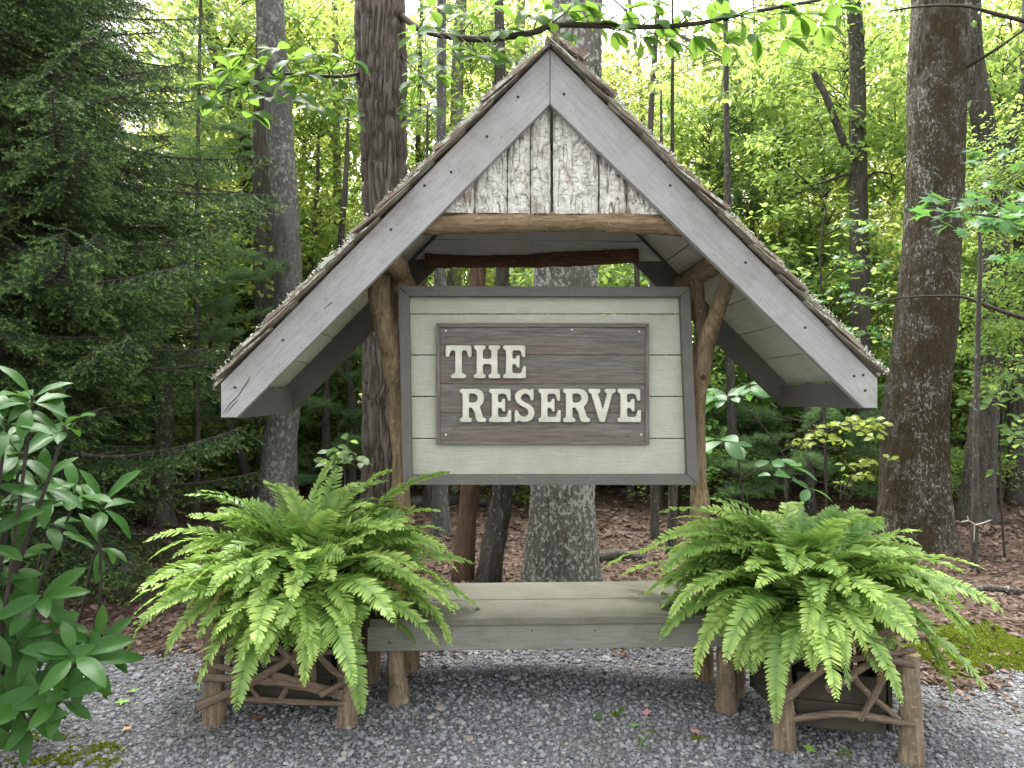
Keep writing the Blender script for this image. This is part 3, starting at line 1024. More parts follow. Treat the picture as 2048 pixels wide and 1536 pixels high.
for k in range(4):
    j = (k + 1) % 4
    pl = [cs_o[k], cs_o[j], cs_i[j], cs_i[k]]
    cc = sum(pl) / 4
    wprism('frame_strip', plq, [cc + (p - cc) * 0.998 for p in pl], YQ2, YS - 0.0103, cs_o[j] - cs_o[k], M['plaque'], 0.0015)
SCREW = mesh('screw', *tube([(0, 0, 0), (0, 0, 0.003), (0, 0, 0.0045)], [0.006, 0.006, 0.002], 10), [M['screw']])
for px, py in ((1277, 664), (1281, 869), (892, 869), (892, 662), (1143, 660)):
    p = at(px, py, YS)
    ob('screw', SCREW, plq, Matrix.Translation((p[0], YS - 0.018, p[2])) @ Matrix.Rotation(R(90), 4, 'X'))

GL = {
 'T': (.78, [[(.16,0),(.62,0),(.62,.12),(.49,.15),(.49,.85),(.64,.85),(.68,.64),(.78,.64),(.78,1),(0,1),(0,.64),(.10,.64),(.14,.85),(.29,.85),(.29,.15),(.16,.12)]]),
 'H': (.86, [[(0,0),(.38,0),(.38,.11),(.29,.14),(.29,.43),(.57,.43),(.57,.14),(.48,.11),(.48,0),(.86,0),(.86,.11),(.77,.14),(.77,.86),(.86,.89),(.86,1),(.48,1),(.48,.89),(.57,.86),(.57,.59),(.29,.59),(.29,.86),(.38,.89),(.38,1),(0,1),(0,.89),(.09,.86),(.09,.14),(0,.11)]]),
 'E': (.72, [[(0,0),(.72,0),(.72,.36),(.63,.36),(.57,.15),(.29,.15),(.29,.43),(.40,.43),(.44,.32),(.52,.32),(.52,.70),(.44,.70),(.40,.59),(.29,.59),(.29,.85),(.55,.85),(.61,.64),(.70,.64),(.70,1),(0,1),(0,.89),(.09,.86),(.09,.14),(0,.11)]]),
 'R': (.84, [[(0,0),(.38,0),(.38,.11),(.29,.14),(.29,.44),(.38,.44),(.47,.30),(.52,.10),(.57,0),(.84,0),(.84,.11),(.74,.14),(.70,.30),(.63,.46),(.73,.54),(.78,.66),(.78,.78),(.74,.90),(.64,.98),(.50,1),(0,1),(0,.89),(.09,.86),(.09,.14),(0,.11)],
              [(.29,.58),(.44,.58),(.54,.62),(.58,.72),(.54,.82),(.44,.86),(.29,.86)]]),
 'V': (.84, [[(.34,0),(.50,0),(.74,.86),(.84,.89),(.84,1),(.50,1),(.50,.89),(.58,.86),(.45,.36),(.29,.86),(.37,.89),(.37,1),(0,1),(0,.89),(.09,.86)]]),
 'S': (.68, [[(.62,1),(.54,1),(.51,.95),(.43,.99),(.32,1),(.16,.96),(.05,.85),(.03,.72),(.08,.60),(.21,.50),(.38,.42),(.45,.35),(.46,.27),(.42,.19),(.34,.15),(.24,.17),(.16,.25),(.13,.35),(.03,.35),(.03,0),(.11,0),(.14,.05),(.23,.01),(.36,0),(.52,.04),(.63,.15),(.66,.30),(.60,.44),(.47,.54),(.31,.61),(.23,.67),(.22,.75),(.27,.83),(.36,.86),(.45,.83),(.51,.76),(.53,.65),(.62,.65)]]),
}


def round_poly(P, r):
    out = []
    P = [np.array(p, float) for p in P]
    n = len(P)
    for k in range(n):
        a, b, c = P[k - 1], P[k], P[(k + 1) % n]
        d1, d2 = unit(a - b), unit(c - b)
        rr = min(r, 0.45 * np.linalg.norm(a - b), 0.45 * np.linalg.norm(c - b))
        for t_ in (0, 0.5, 1):
            out.append((1 - t_) ** 2 * (b + d1 * rr) + 2 * t_ * (1 - t_) * b + t_ ** 2 * (b + d2 * rr))
    return out


def letter(ch, x0, y0, x1, y1):
    wd, loops = GL[ch]
    A, B = at(x0, y1, YS), at(x1, y0, YS)
    sx, sz = (B[0] - A[0]) / wd, (B[2] - A[2])
    cu = bpy.data.curves.new('letter', 'CURVE')
    cu.dimensions = '2D'
    cu.fill_mode = 'BOTH'
    for lp in loops:
        pts = round_poly([(p[0] * sx, p[1] * sz) for p in lp], 0.012)
        sp = cu.splines.new('POLY')
        sp.points.add(len(pts) - 1)
        for k, p in enumerate(pts):
            sp.points[k].co = (p[0], p[1], 0, 1)
        sp.use_cyclic_u = True
    cu.extrude = 0.006
    cu.bevel_depth = 0.006
    cu.bevel_resolution = 2
    cu.offset = -0.005
    tmp = bpy.data.objects.new('tmp', cu)
    COL.objects.link(tmp)
    bpy.context.view_layer.update()
    me = bpy.data.meshes.new_from_object(tmp.evaluated_get(bpy.context.evaluated_depsgraph_get()))
    bpy.data.objects.remove(tmp)
    bpy.data.curves.remove(cu)
    me.name = 'letter'
    me.materials.clear()
    me.materials.append(M['letter'])
    o = ob('letter', me, plq, Matrix.Translation((A[0], YS - 0.018 - 0.0115, A[2])) @ Matrix.Rotation(R(90), 4, 'X'))
    o['label'] = 'raised cream letter ' + ch


for ch, x0, x1 in (('T', 892, 943), ('H', 948, 1000), ('E', 1006, 1051)):
    letter(ch, x0, 692, x1, 757)
for ch, x0, x1 in (('R', 920, 972), ('E', 978, 1022), ('S', 1027, 1070), ('E', 1076, 1120), ('R', 1125, 1178), ('V', 1175, 1229), ('E', 1233, 1279)):
    letter(ch, x0, 778, x1, 844)

# ================================================================== bench
zt = 0.465
bx0, bx1 = at(735, 1235, 3.70)[0], at(1512, 1235, 3.70)[0]
bench = thing('bench', 'low weathered grey plank bench under the sign', 'bench', ((bx0 + bx1) / 2, 4.0, 0))
board('seat_board', bench, (bx0 + .012, 3.845, zt - 0.0205), (bx1 - .02, 3.845, zt - 0.0205), 0.325, 0.041, (0, 1, 0), M['bench'], 0.005)
board('seat_board', bench, (bx0 + .012, 4.195, zt - 0.0195), (bx1 - .02, 4.195, zt - 0.0195), 0.362, 0.041, (0, 1, 0), M['bench'], 0.005)
board('apron', bench, (bx0, 3.712, zt - 0.106), (bx1, 3.712, zt - 0.106), 0.126, 0.036, (0, 0, 1), M['apron'], 0.004)
board('apron', bench, (bx0, 4.345, zt - 0.106), (bx1, 4.345, zt - 0.106), 0.126, 0.036, (0, 0, 1), M['apron'], 0.004)
for x in (bx0 + .02, bx1 - .02):
    board('end_rail', bench, (x, 3.732, zt - 0.106), (x, 4.325, zt - 0.106), 0.124, 0.034, (0, 0, 1), M['apron'], 0.004)
for ptsl, rl in (([(793, 1240), (792, 1330), (797, 1380), (797, 1412)], [.044, .046, .056, .062]), ([(1450, 1240), (1452, 1330), (1453, 1400), (1452, 1445)], [.045, .05, .056, .06])):
    p = [at(x, y, 3.775) for x, y in ptsl]
    p[-1][2] = float(ground_z(p[-1][0], 3.775)) - 0.03
    log('leg', bench, p, rl, M['leg'], 24, 60, 0.15, 18)
BOLT = mesh('bolt', *tube([(0, 0, 0), (0, 0, 0.003)], 0.014, 14), [M['apron']])
for px, py in ((782, 1283),):
    p = at(px, py, 3.694)
    ob('bolt', BOLT, bench, Matrix.Translation((p[0], 3.694, p[2])) @ Matrix.Rotation(R(90), 4, 'X'))
for px in (1064, 1190, 1326, 905):
    p = at(px, 1261, 3.694)
    ob('nail', NAIL, bench, Matrix.Translation((p[0], 3.695, p[2])) @ Matrix.Rotation(R(90), 4, 'X') @ Matrix.Scale(0.6, 4))

# ================================================================== stick planters
def planter(label, corners, zt_, sticks, Yf, skew):
    """corners: front-left, front-right, rear-right, rear-left ground points (x, y)"""
    c = np.mean(corners, axis=0)
    P = thing('planter', label, 'planter', (c[0], c[1], float(ground_z(c[0], c[1]))), 'rustic stick planters at the bench ends')
    for k, (x, y) in enumerate(corners):
        g0 = float(ground_z(x, y)) - 0.03
        h = zt_[k]
        log('post', P, [(x, y, g0), (x + .004, y, g0 + (h - g0) * .4), (x - .006, y + .006, g0 + (h - g0) * .75), (x + skew[k], y, h)], [.054, .05, .047, .045], M['leg'], 24, 60, 0.17, 20, M['cut'], seed=k * 3 + x)
    # board sides set inside the posts
    cs = [np.array(p) for p in corners]
    cen = sum(cs) / 4
    ins = [cen + (p - cen) * 0.82 for p in cs]
    for k in range(4):
        a, b = ins[k], ins[(k + 1) % 4]
        d = unit(b - a) * 0.03
        n = unit(np.array([-(b - a)[1], (b - a)[0]]))
        for r in range(2):
            z = 0.10 + r * 0.13
            board('side_board', P, (*(a + d), z + 0.065 + min(ground_z(*a), ground_z(*b))), (*(b - d), z + 0.065 + min(ground_z(*a), ground_z(*b))), 0.126, 0.02, (0, 0, 1), M['box'], 0.002)
    fl, fr = cs[0], cs[1]
    for kk, (pts, r) in enumerate(sticks):
        W3 = []
        for (px, py, dy) in pts:
            # front plane through the two front posts
            y = Yf
            for _ in range(3):
                p = at(px, py, y)
                tt = (p[0] - fl[0]) / (fr[0] - fl[0])
                y = fl[1] + tt * (fr[1] - fl[1]) - 0.06 + dy
            W3.append(at(px, py, y))
        log('stick', P, W3, [r] * (len(W3) - 1) + [r * 0.85], M['stick'], 14, 48, 0.20, 26, M['cut'], seed=kk * 2.3)
    return P


def gxy(px, py, z=0.0):
    p = on_ground(px, py, z)
    return (p[0], p[1])


flp, frp = gxy(427, 1450), gxy(694, 1450)
planter('stick-sided planter at the left end of the bench, fern spilling over it', [flp, frp, (frp[0] + .03, frp[1] + .52), (flp[0] + .0, flp[1] + .52)], [0.5, 0.55, 0.5, 0.5],
        [([(389, 1353, 0), (519, 1361, -.01), (600, 1372, 0), (690, 1393, 0)], .020),
         ([(395, 1414, -.03), (450, 1390, -.03), (508, 1362, -.035), (590, 1310, 0.02)], .020),
         ([(405, 1328, .0), (450, 1336, .0), (505, 1352, .02)], .015),
         ([(545, 1349, 0), (610, 1366, .0), (684, 1386, -.01)], .017),
         ([(522, 1272, 0), (560, 1296, 0), (600, 1340, 0.03)], .017),
         ([(641, 1390, -.035), (672, 1374, -.035), (703, 1356, -.04)], .015),
         ([(628, 1300, 0.02), (660, 1335, 0.02), (690, 1360, .01)], .015),
         ([(440, 1290, 0.02), (490, 1270, 0.02), (530, 1240, 0.03)], .016),
         ([(600, 1240, 0.03), (624, 1330, 0.03), (628, 1362, 0.03)], .017),
         ([(420, 1392, 0.02), (520, 1400, 0.03), (690, 1408, 0.02)], .015), ([(420, 1300, 0.02), (540, 1318, 0.04), (690, 1300, 0.02)], .014),
         ([(560, 1400, 0.03), (600, 1340, 0.03), (660, 1280, 0.03)], .013), ([(450, 1270, 0.03), (470, 1330, 0.03), (520, 1400, 0.03)], .013)], 3.45, (.0, -.004, 0, 0))
frl, frr = gxy(1567, 1498, -0.075), gxy(1822, 1528, -0.075)
planter('stick-sided planter at the right end of the bench on mossy log feet', [frl, frr, (frr[0] + .10, frr[1] + .55), (frl[0] - .02, frl[1] + .60)], [0.42, 0.43, 0.42, 0.45],
        [([(1540, 1342, -.02), (1580, 1322, -.02), (1622, 1299, 0)], .021),
         ([(1552, 1417, -.03), (1605, 1368, -.03), (1660, 1322, -.0), (1690, 1296, .02)], .022),
         ([(1652, 1378, -.02), (1680, 1366, -.02), (1712, 1350, 0)], .020),
         ([(1544, 1262, -.01), (1575, 1274, 0), (1640, 1280, .02)], .017),
         ([(1622, 1302, .02), (1650, 1330, .02), (1680, 1356, .02)], .016),
         ([(1700, 1350, .03), (1760, 1320, .03), (1830, 1330, .0)], .018),
         ([(1760, 1268, .02), (1800, 1262, 0), (1848, 1272, 0)], .018),
         ([(1560, 1300, .03), (1680, 1318, .04), (1830, 1300, .02)], .016), ([(1570, 1440, .03), (1690, 1428, .04), (1830, 1450, .02)], .017),
         ([(1720, 1440, .03), (1760, 1370, .03), (1800, 1290, .03)], .015), ([(1640, 1280, .04), (1720, 1370, .04), (1800, 1440, .03)], .015)], 3.2, (-.012, .0, 0, 0))

# ================================================================== ferns
PU = np.array([0.0, 0.3, 0.65, 0.9])
PWD = np.array([0.75, 1.0, 0.85, 0.5])


def frond_mesh(L, e0, droop, Wd, rr, light, dead=False):
    """arching frond in local coordinates: root at the origin, reaching along +X"""
    n = 40
    s = np.linspace(0, 1, n)
    e = e0 - droop * s ** 1.25
    T = np.stack([np.cos(e), 0 * e, np.sin(e)], -1)
    bendy = rr.normal(0, 0.25)
    yaw = bendy * s ** 2
    T = np.stack([T[:, 0] * np.cos(yaw), T[:, 0] * np.sin(yaw), T[:, 2]], -1)
    P = np.concatenate([[np.zeros(3)], np.cumsum(T[:-1] * L / (n - 1), axis=0)])
    side0 = np.stack([-np.sin(yaw), np.cos(yaw), 0 * yaw], -1)
    N0 = np.cross(T, side0)
    roll = rr.normal(0, 0.2) + rr.normal(0, 0.35) * s
    side = side0 * np.cos(roll)[:, None] + N0 * np.sin(roll)[:, None]
    N = np.cross(T, side)
    mb = MB()
    V, Fq = tube(P, 0.0024 * (1.15 - s), 3, False)
    mb.add(V, Fq, 0.25)
    m = int(L / 0.0165)
    sj = np.linspace(0.10, 0.995, m) + rr.normal(0, 0.002, m)
    sj = np.clip(sj, 0.05, 0.999)
    def interp(A): return np.stack([np.interp(sj, s, A[:, k]) for k in range(3)], -1)
    Pj, Tj, Sj, Nj = interp(P), unit(interp(T)), unit(interp(side)), unit(interp(N))
    prof = np.minimum(1, 0.35 + 2.4 * sj) * np.clip((1 - sj), 0, 1) ** 0.55 * 1.12
    prof = np.clip(prof, 0.06, 1)
    for sg in (-1, 1):
        l = Wd * prof * rr.uniform(0.9, 1.08, m)
        a = 0.10 + 0.42 * sj ** 2 + rr.normal(0, 0.06, m)
        dr = 0.07 + rr.normal(0, 0.09, m) + rr.normal(0, 0.05)
        lift = rr.normal(0.08, 0.1, m)
        D = Sj * (sg * np.cos(a))[:, None] + Tj * np.sin(a)[:, None] + Nj * lift[:, None]
        D = unit(D)
        w0 = np.minimum(0.0098, l * 0.32)
        rl = rr.normal(0, 0.3, m)
        E = Tj * np.cos(rl)[:, None] + Nj * np.sin(rl)[:, None]
        vs, at_ = [], []
        for u, wv in zip(PU, PWD):
            c = Pj + D * (l * u)[:, None] + Tj * (0.20 * l * u * u)[:, None] - Nj * (dr * l * u * u)[:, None]
            vs += [c - E * (w0 * wv)[:, None], c + E * (w0 * wv)[:, None]]
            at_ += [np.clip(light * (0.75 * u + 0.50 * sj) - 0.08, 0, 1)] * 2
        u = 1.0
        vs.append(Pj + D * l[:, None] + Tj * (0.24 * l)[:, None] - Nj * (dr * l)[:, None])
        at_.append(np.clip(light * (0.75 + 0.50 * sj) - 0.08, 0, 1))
        V = np.stack(vs, 1)
        A = np.stack(at_, 1)
        b = (np.arange(m) * 9)[:, None]
        Q = np.concatenate([b + np.array([[k, k + 1, k + 3, k + 2]]) for k in (0, 2, 4)])
        Tt = b + np.array([[6, 7, 8]])
        if sg < 0:
            Q, Tt = Q[:, ::-1], Tt[:, ::-1]
        mb.add(V.reshape(-1, 3), [Q, Tt], A.ravel())
    return mb.build('frond', [M['fern_dead' if dead else 'fern']])


def fern(label, cx_, cy_, cz_, n, seed, rx=1.0, longest=1.0, fwd_bias=0.0, extra=()):
    rr = np.random.default_rng(seed)
    P = thing('fern', label, 'fern', (cx_, cy_, cz_), 'potted ferns in the stick planters')
    crown = MB()
    V, Fq = tube([(cx_, cy_, cz_ - 0.14), (cx_, cy_, cz_ - 0.02), (cx_, cy_, cz_ + 0.03)], [0.15, 0.17, 0.10], 20)
    V = V + (fbm(V * 20, 2)[:, None] - 0.5) * 0.03
    crown.add(V, Fq)
    ob('root_ball', crown.build('root_ball', [M['soil']], False), P)
    for k in range(n):
        az = k * 2.39996 + rr.normal(0, 0.4)
        ring = (k + 0.5) / n                      # 0 inner and upright, 1 outer and hanging
        e0 = R(88 - 62 * ring + rr.normal(0, 11))
        L = (0.60 + 0.36 * ring ** 0.6 + rr.normal(0, 0.10)) * longest
        droop = R(62 + 50 * rr.random() + 15 * (1 - ring))
        if k % 4 == 3:                            # shorter fronds hang as a skirt below the mound
            e0 = R(rr.uniform(5, 42)); L = rr.uniform(0.45, 0.72) * longest; droop = R(rr.uniform(60, 105)); ring = 0.9
        L *= 1 - 0.20 * max(0.0, -math.sin(az)) ** 1.2
        dead = rr.random() < 0.025 and ring > 0.5
        if dead: L *= 0.8; droop *= 1.25
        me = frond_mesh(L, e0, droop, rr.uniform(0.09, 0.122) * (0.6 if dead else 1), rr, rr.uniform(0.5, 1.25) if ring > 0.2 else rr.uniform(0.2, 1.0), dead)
        r0 = 0.05 + 0.11 * ring
        M4 = Matrix.Translation((cx_ + r0 * math.cos(az) * rx, cy_ + r0 * math.sin(az), cz_ + 0.02 - 0.05 * ring)) @ Matrix.Diagonal((rx, 1, 1, 1)) @ Matrix.Rotation(az, 4, 'Z')
        ob('frond', me, P, M4)
    for (az, e0, L, dr) in extra:
        me = frond_mesh(L, R(e0), R(dr), rr.uniform(0.06, 0.08), rr, 0.9)
        ob('frond', me, P, Matrix.Translation((cx_ + .12 * math.cos(R(az)), cy_ + .12 * math.sin(R(az)), cz_)) @ Matrix.Rotation(R(az), 4, 'Z'))
    return P


lc = ((flp[0] + frp[0]) / 2 + 0.06, flp[1] + 0.26)
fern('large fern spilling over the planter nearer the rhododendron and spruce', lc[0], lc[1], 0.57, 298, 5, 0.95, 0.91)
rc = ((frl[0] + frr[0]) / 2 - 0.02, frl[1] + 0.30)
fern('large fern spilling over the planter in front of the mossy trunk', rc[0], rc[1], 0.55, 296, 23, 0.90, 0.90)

# ================================================================== rhododendron
def blade(L, Wd, fold, curve, nx=9, ny=5, name='leaf', m=None, ob_=0.5, wavy=0.0, seed=0):
    """single leaf blade along +X, widest at ob_ of its length"""
    u = np.linspace(0, 1, nx)
    v = np.linspace(-1, 1, ny)
    U, Vv = np.meshgrid(u, v, indexing='ij')
    p = ob_
    hw = np.where(U < p, np.sin(np.clip(U / p, 0, 1) * math.pi / 2) ** 0.9, np.cos(np.clip((U - p) / (1 - p), 0, 1) * math.pi / 2) ** 0.75)
    hw = np.maximum(hw, 0.02)
    X = U * L
    Y = Vv * hw * Wd / 2
    Z = np.abs(Vv) * hw * Wd / 2 * fold - curve * L * (U ** 2) + 0.04 * L * np.sin(U * math.pi) - wavy * np.abs(Vv) * np.sin(U * 14 + seed)
    i = np.arange(nx * ny).reshape(nx, ny)
    Q = np.stack([i[:-1, :-1], i[1:, :-1], i[1:, 1:], i[:-1, 1:]], -1).reshape(-1, 4)
    mb = MB()
    mb.add(np.stack([X, Y, Z], -1).reshape(-1, 3), Q)
    # stalk
    V, Fq = tube([(-0.12 * L, 0, 0.0), (0.02 * L, 0, 0.0)], 0.012 * L, 4)
    mb.add(V, Fq)
    return mb.build(name, [m])


RH = [blade(0.185, 0.062, f, c, m=M['rhodo'], ob_=o_, wavy=0.002, seed=k) for k, (f, c, o_) in enumerate(((.25, .10, .55), (.15, .22, .5), (.35, .02, .6), (.2, .3, .52), (.3, .15, .58)))]


def aim(pos, fwd, up):
    return frame(pos, fwd, up)


rb = (-2.45, 3.55)
rho = thing('rhododendron', 'rhododendron shrub with glossy dark leaves beside the gravel', 'shrub', (rb[0], rb[1], 0))
stems = MB()
WH = [(62, 790, 2.95, 9, 1.0), (10, 840, 2.9, 7, 1.0), (125, 850, 3.0, 6, 1.0), (40, 905, 3.1, 8, 1.05), (85, 965, 3.2, 8, 1.05), (150, 985, 3.5, 7, 1.05), (205, 1005, 3.6, 9, 1.1),
      (10, 1010, 3.1, 9, 1.1), (-30, 1080, 3.0, 8, 1.1), (100, 1040, 3.5, 7, 1), (200, 1090, 3.7, 6, 1.0), (0, 1165, 3.2, 7, 1.1), (75, 1195, 3.2, 10, 1.15), (-30, 1250, 3.0, 8, 1.15),
      (35, 1280, 3.1, 8, 1.15), (150, 1310, 3.1, 10, 1.15), (80, 1345, 3.1, 8, 1.1), (-10, 1370, 3.0, 8, 1.15), (45, 1405, 3.0, 8, 1.1), (-50, 1440, 2.9, 8, 1.1), (185, 1325, 3.2, 8, .95), (120, 1395, 3.05, 8, .95), (60, 1440, 3.0, 8, .9), (195, 1285, 3.3, 6, .85), (-10, 900, 3.0, 7, 1), (-20, 960, 3.0, 8, 1), (60, 1000, 3.3, 7, 1), (30, 1110, 3.3, 7, 1), (110, 1255, 3.3, 7, 1)]
rr = np.random.default_rng(3)
for k, (px, py, Y, nl, sc) in enumerate(WH):
    c = at(px, py, Y)
    c[2] = max(c[2], 0.1)
    root = np.array([rb[0] + rr.normal(0, .1), rb[1] + rr.normal(0, .1), 0.0])
    out = unit(c - (root + [0, 0, 0.4]))
    axis = unit(out * 0.7 + [0, 0, 0.75] + np.array([0.12, -0.35, 0]))
    mid = (root + c) / 2 + [rr.normal(0, .06), rr.normal(0, .06), -0.08]
    Pth = smooth_path([root, mid, c - axis * 0.1, c], 14)
    V, Fq = tube(Pth, np.linspace(0.012, 0.0045, 14), 6)
    stems.add(V, Fq)
    ref = unit(np.cross(axis, [0.3, 0.8, 0.2]))
    ref2 = np.cross(axis, ref)
    for j in range(nl):
        a = j * 2.39996 + rr.normal(0, .15)
        el = R(rr.uniform(-25, 30) + (25 if j >= nl - 3 else 0))
        fw = (ref * math.cos(a) + ref2 * math.sin(a)) * math.cos(el) + axis * math.sin(el)
        p0 = c - axis * 0.012 * (nl - j) / 2 + fw * 0.018
        sc2 = sc * rr.uniform(0.75, 1.1)
        ob('leaf', RH[int(rr.integers(0, 5))], rho, aim(p0, fw, axis) @ Matrix.Scale(sc2, 4))
ob('stem', stems.build('stem', [M['twig']]), rho)

# ================================================================== trunks
def trunk_mesh(pts, Y, kind, amp=0.02, seg=72, top=None, flare=0.25, dy=0.0, seed=0.0, zbase=-0.15, dz=0.05, name='trunk'):
    """pts: (px, py, width px) from the base upward; goes on above the picture"""
    Wp, Rd = [], []
    for (px, py, wpx) in pts:
        p = at(px, py, Y)
        Wp.append(p)
        Rd.append(wpx / F_PX * Y / 2)
    Wp, Rd = np.array(Wp), np.array(Rd)
    if Wp[0][2] > 0.0:
        b = Wp[0].copy(); b[2] = zbase
        Wp = np.concatenate([[b], Wp]); Rd = np.concatenate([[Rd[0] * 1.05], Rd])
    vis = Wp[-1][2]
    if top and top > vis:
        d = unit(Wp[-1] - Wp[-2]) * 0.5 + np.array([0, 0, 0.5])
        e = Wp[-1] + d * (top - vis) / d[2]
        Wp = np.concatenate([Wp, [e]]); Rd = np.concatenate([Rd, [Rd[-1] * 0.45]])
    z = np.concatenate([np.arange(Wp[0][2], min(vis + 0.3, Wp[-1][2]), dz), np.linspace(min(vis + 0.35, Wp[-1][2]), Wp[-1][2], 14)[0 if top else -1:]])
    zs = Wp[:, 2]
    fine = smooth_path(np.concatenate([Wp, Rd[:, None]], 1), 200)
    o_ = np.argsort(fine[:, 2])
    P = np.stack([np.interp(z, fine[o_, 2], fine[o_, 0]), np.interp(z, fine[o_, 2], fine[o_, 1]) + dy * (z / 6), z], -1)
    r = np.interp(z, fine[o_, 2], fine[o_, 3])
    h = np.clip(z - 0, 0, None)
    r = r * (1 + flare * np.exp(-h / 0.25))
    V, Fq = tube(P, r, seg)
    C = np.repeat(P, seg, axis=0)
    D = unit(V - C)
    q = V + seed
    if kind == 'furrow':
        wz = (fbm(q * np.array([8, 8, 4]), 2) - 0.5) * 0.06
        q2 = q + np.stack([wz, wz, 0 * wz], -1)
        rg = np.abs(vnoise(q2 * np.array([40, 40, 5.0])) - 0.5) * 2
        h_ = sm(0.0, 0.55, rg) - 0.6 + 0.45 * (fbm(q * np.array([60, 60, 22]), 2) - 0.5)
    elif kind == 'fine':
        rg = np.abs(vnoise(q * np.array([42, 42, 6.0])) - 0.5) * 2
        h_ = 0.6 * (sm(0, 0.5, rg) - 0.6) + 0.5 * (fbm(q * np.array([70, 70, 25]), 2) - 0.5)
    else:
        h_ = fbm(q * np.array([22, 22, 8]), 3) - 0.5
    low = (fbm(q * np.array([2.5, 2.5, 1.2]), 2) - 0.5) * 0.16
    V = V + D * (amp * h_ + low * np.repeat(r, seg))[:, None]
    # cheap cap keeps the faces
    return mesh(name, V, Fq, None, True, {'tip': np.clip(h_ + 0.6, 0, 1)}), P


# crowns -----------------------------------------------------------------
def crown_mesh(n, rx, rz, leafL, m, seed, clump=46, disc=0.5, thick=0.13, flat=0.3, twigs=True, T=LEAF, TF=LEAF_F):
    global RNG
    keep = RNG
    RNG = np.random.default_rng(seed)
    k = max(6, n // clump)
    d = rdir(k)
    rad = RNG.random(k) ** 0.42
    C = d * rad[:, None] * np.array([rx, rx, rz])
    C[:, 2] -= 0.10 * (C[:, 0] ** 2 + C[:, 1] ** 2) / rx
    w_ = RNG.integers(0, k, n)
    tilt = unit(np.stack([d[:, 0] * 0.35, d[:, 1] * 0.35, np.ones(k)], -1) + RNG.normal(0, 0.15, (k, 3)))
    off = RNG.normal(0, 1, (n, 3))
    off -= tilt[w_] * np.sum(off * tilt[w_], -1, keepdims=True)
    off = unit(off) * (np.sqrt(RNG.random(n)) * disc * RNG.uniform(0.5, 1.2, k)[w_])[:, None]
    P = C[w_] + off + tilt[w_] * RNG.normal(0, thick, n)[:, None]
    fw = unit(off) + RNG.normal(0, 0.6, (n, 3)) + [0, 0, -0.35]
    nr = tilt[w_] + RNG.normal(0, flat, (n, 3))
    mb = MB()
    mb.add(*scatter(P, fw, nr, leafL * RNG.uniform(0.6, 1.35, n), T, TF), np.repeat(RNG.random(k)[w_], len(T)))
    if twigs:
        for j in range(0, k, 2):
            c = C[j]
            a = np.array([0, 0, max(-rz, c[2] - 0.5 * math.hypot(c[0], c[1]))])
            pth = smooth_path([a, (a + c) / 2 + RNG.normal(0, 0.12, 3) + [0, 0, 0.08], c], 6)
            V, Fq = tube(pth, np.linspace(0.012, 0.003, 6) * (0.5 + rx / 4), 3, False)
            mb.add(V, Fq, 0, 1)
    RNG = keep
    return mb.build('crown', [m, M['twig']])


CROWN = [crown_mesh(4200, 2.35, 2.3, 0.125, M['canopy'], 40 + k, 40, 0.55) for k in range(4)]
CROWN_U = [crown_mesh(2400, 1.5, 1.25, 0.105, M['under'], 50 + k, 40, 0.42, 0.06, 0.22) for k in range(3)]
SHRUB = [crown_mesh(5200, 1.1, 0.85, 0.055, M['shrub'], 60 + k, 40, 0.26, 0.10, 0.5) for k in range(3)]


def place_crown(P, k, x, y, z, s=1.0, kind=CROWN, name='crown', sz=None):
    M4 = Matrix.Translation((x, y, z)) @ Matrix.Rotation(random.uniform(0, 6.28), 4, 'Z') @ Matrix.Diagonal((s, s, sz or s, 1))
    return ob(name, kind[k % len(kind)], P, M4)


def limb(P, pts, r0, r1, m, n=16, seg=6, name='branch'):
    V, Fq = tube(smooth_path(pts, n), np.linspace(r0, r1, n), seg)
    return ob(name, mesh(name, V, Fq, [m]), P)


def tree(name, label, pts, Y, m, kind='fine', amp=0.012, seg=64, top=11, crown=None, flare=0.3, group=None, cat='tree', dz=0.05, limbs=(), seed=0.0, stop=False):
    b = at(pts[0][0], pts[0][1], Y)
    gz = float(ground_z(b[0], Y))
    T = thing(name, label, cat, (b[0], Y, gz), group)
    me, P = trunk_mesh(pts, Y, kind, amp, seg, None if stop else top, flare, seed=seed, dz=dz, zbase=gz - 0.15)
    me.materials.append(m)
    ob('trunk', me, T)
    for (pp_, r0, r1) in limbs:
        limb(T, [at(*q_) for q_ in pp_], r0, r1, m)
    for k, (dx, dy, dz_, s) in enumerate(()):
        place_crown(T, k, P[-1][0] + dx, Y + dy + 1.0, dz_ + 1.0, s * 0.8)
    return T


HI = ((0, 0.5, 9.5, 1.1),)
tA = tree('oak_tree', 'straight grey lichened trunk rising behind the left end of the roof', [(556, 1020, 78), (560, 900, 66), (571, 800, 58), (576, 600, 55), (568, 400, 54), (556, 200, 52), (539, 0, 53)], 9.5, M['bark_grey'], 'fine', 0.012, 72, 13, ((0, 1.5, 11.5, 1.2),))
tB = tree('pine_trunk_tree', 'slim dark brown trunk close behind the grey lichened one', [(520, 1010, 46), (526, 850, 38), (528, 600, 36), (524, 300, 36), (530, 100, 34), (533, 0, 34)], 11.5, M['bark_dark'], 'furrow', 0.012, 56, 13, ((-.5, 1.5, 12, 1.1),), cat='tree')
tC = tree('oak_tree', 'stout dark furrowed oak trunk behind the left roof slope', [(768, 1120, 92), (768, 950, 84), (770, 750, 82), (771, 560, 84), (769, 400, 86), (766, 200, 94), (760, 0, 96)], 7.0, M['bark_furrow'], 'furrow', 0.034, 220, 12, ((0, 1.5, 10.5, 1.2),), dz=0.03)
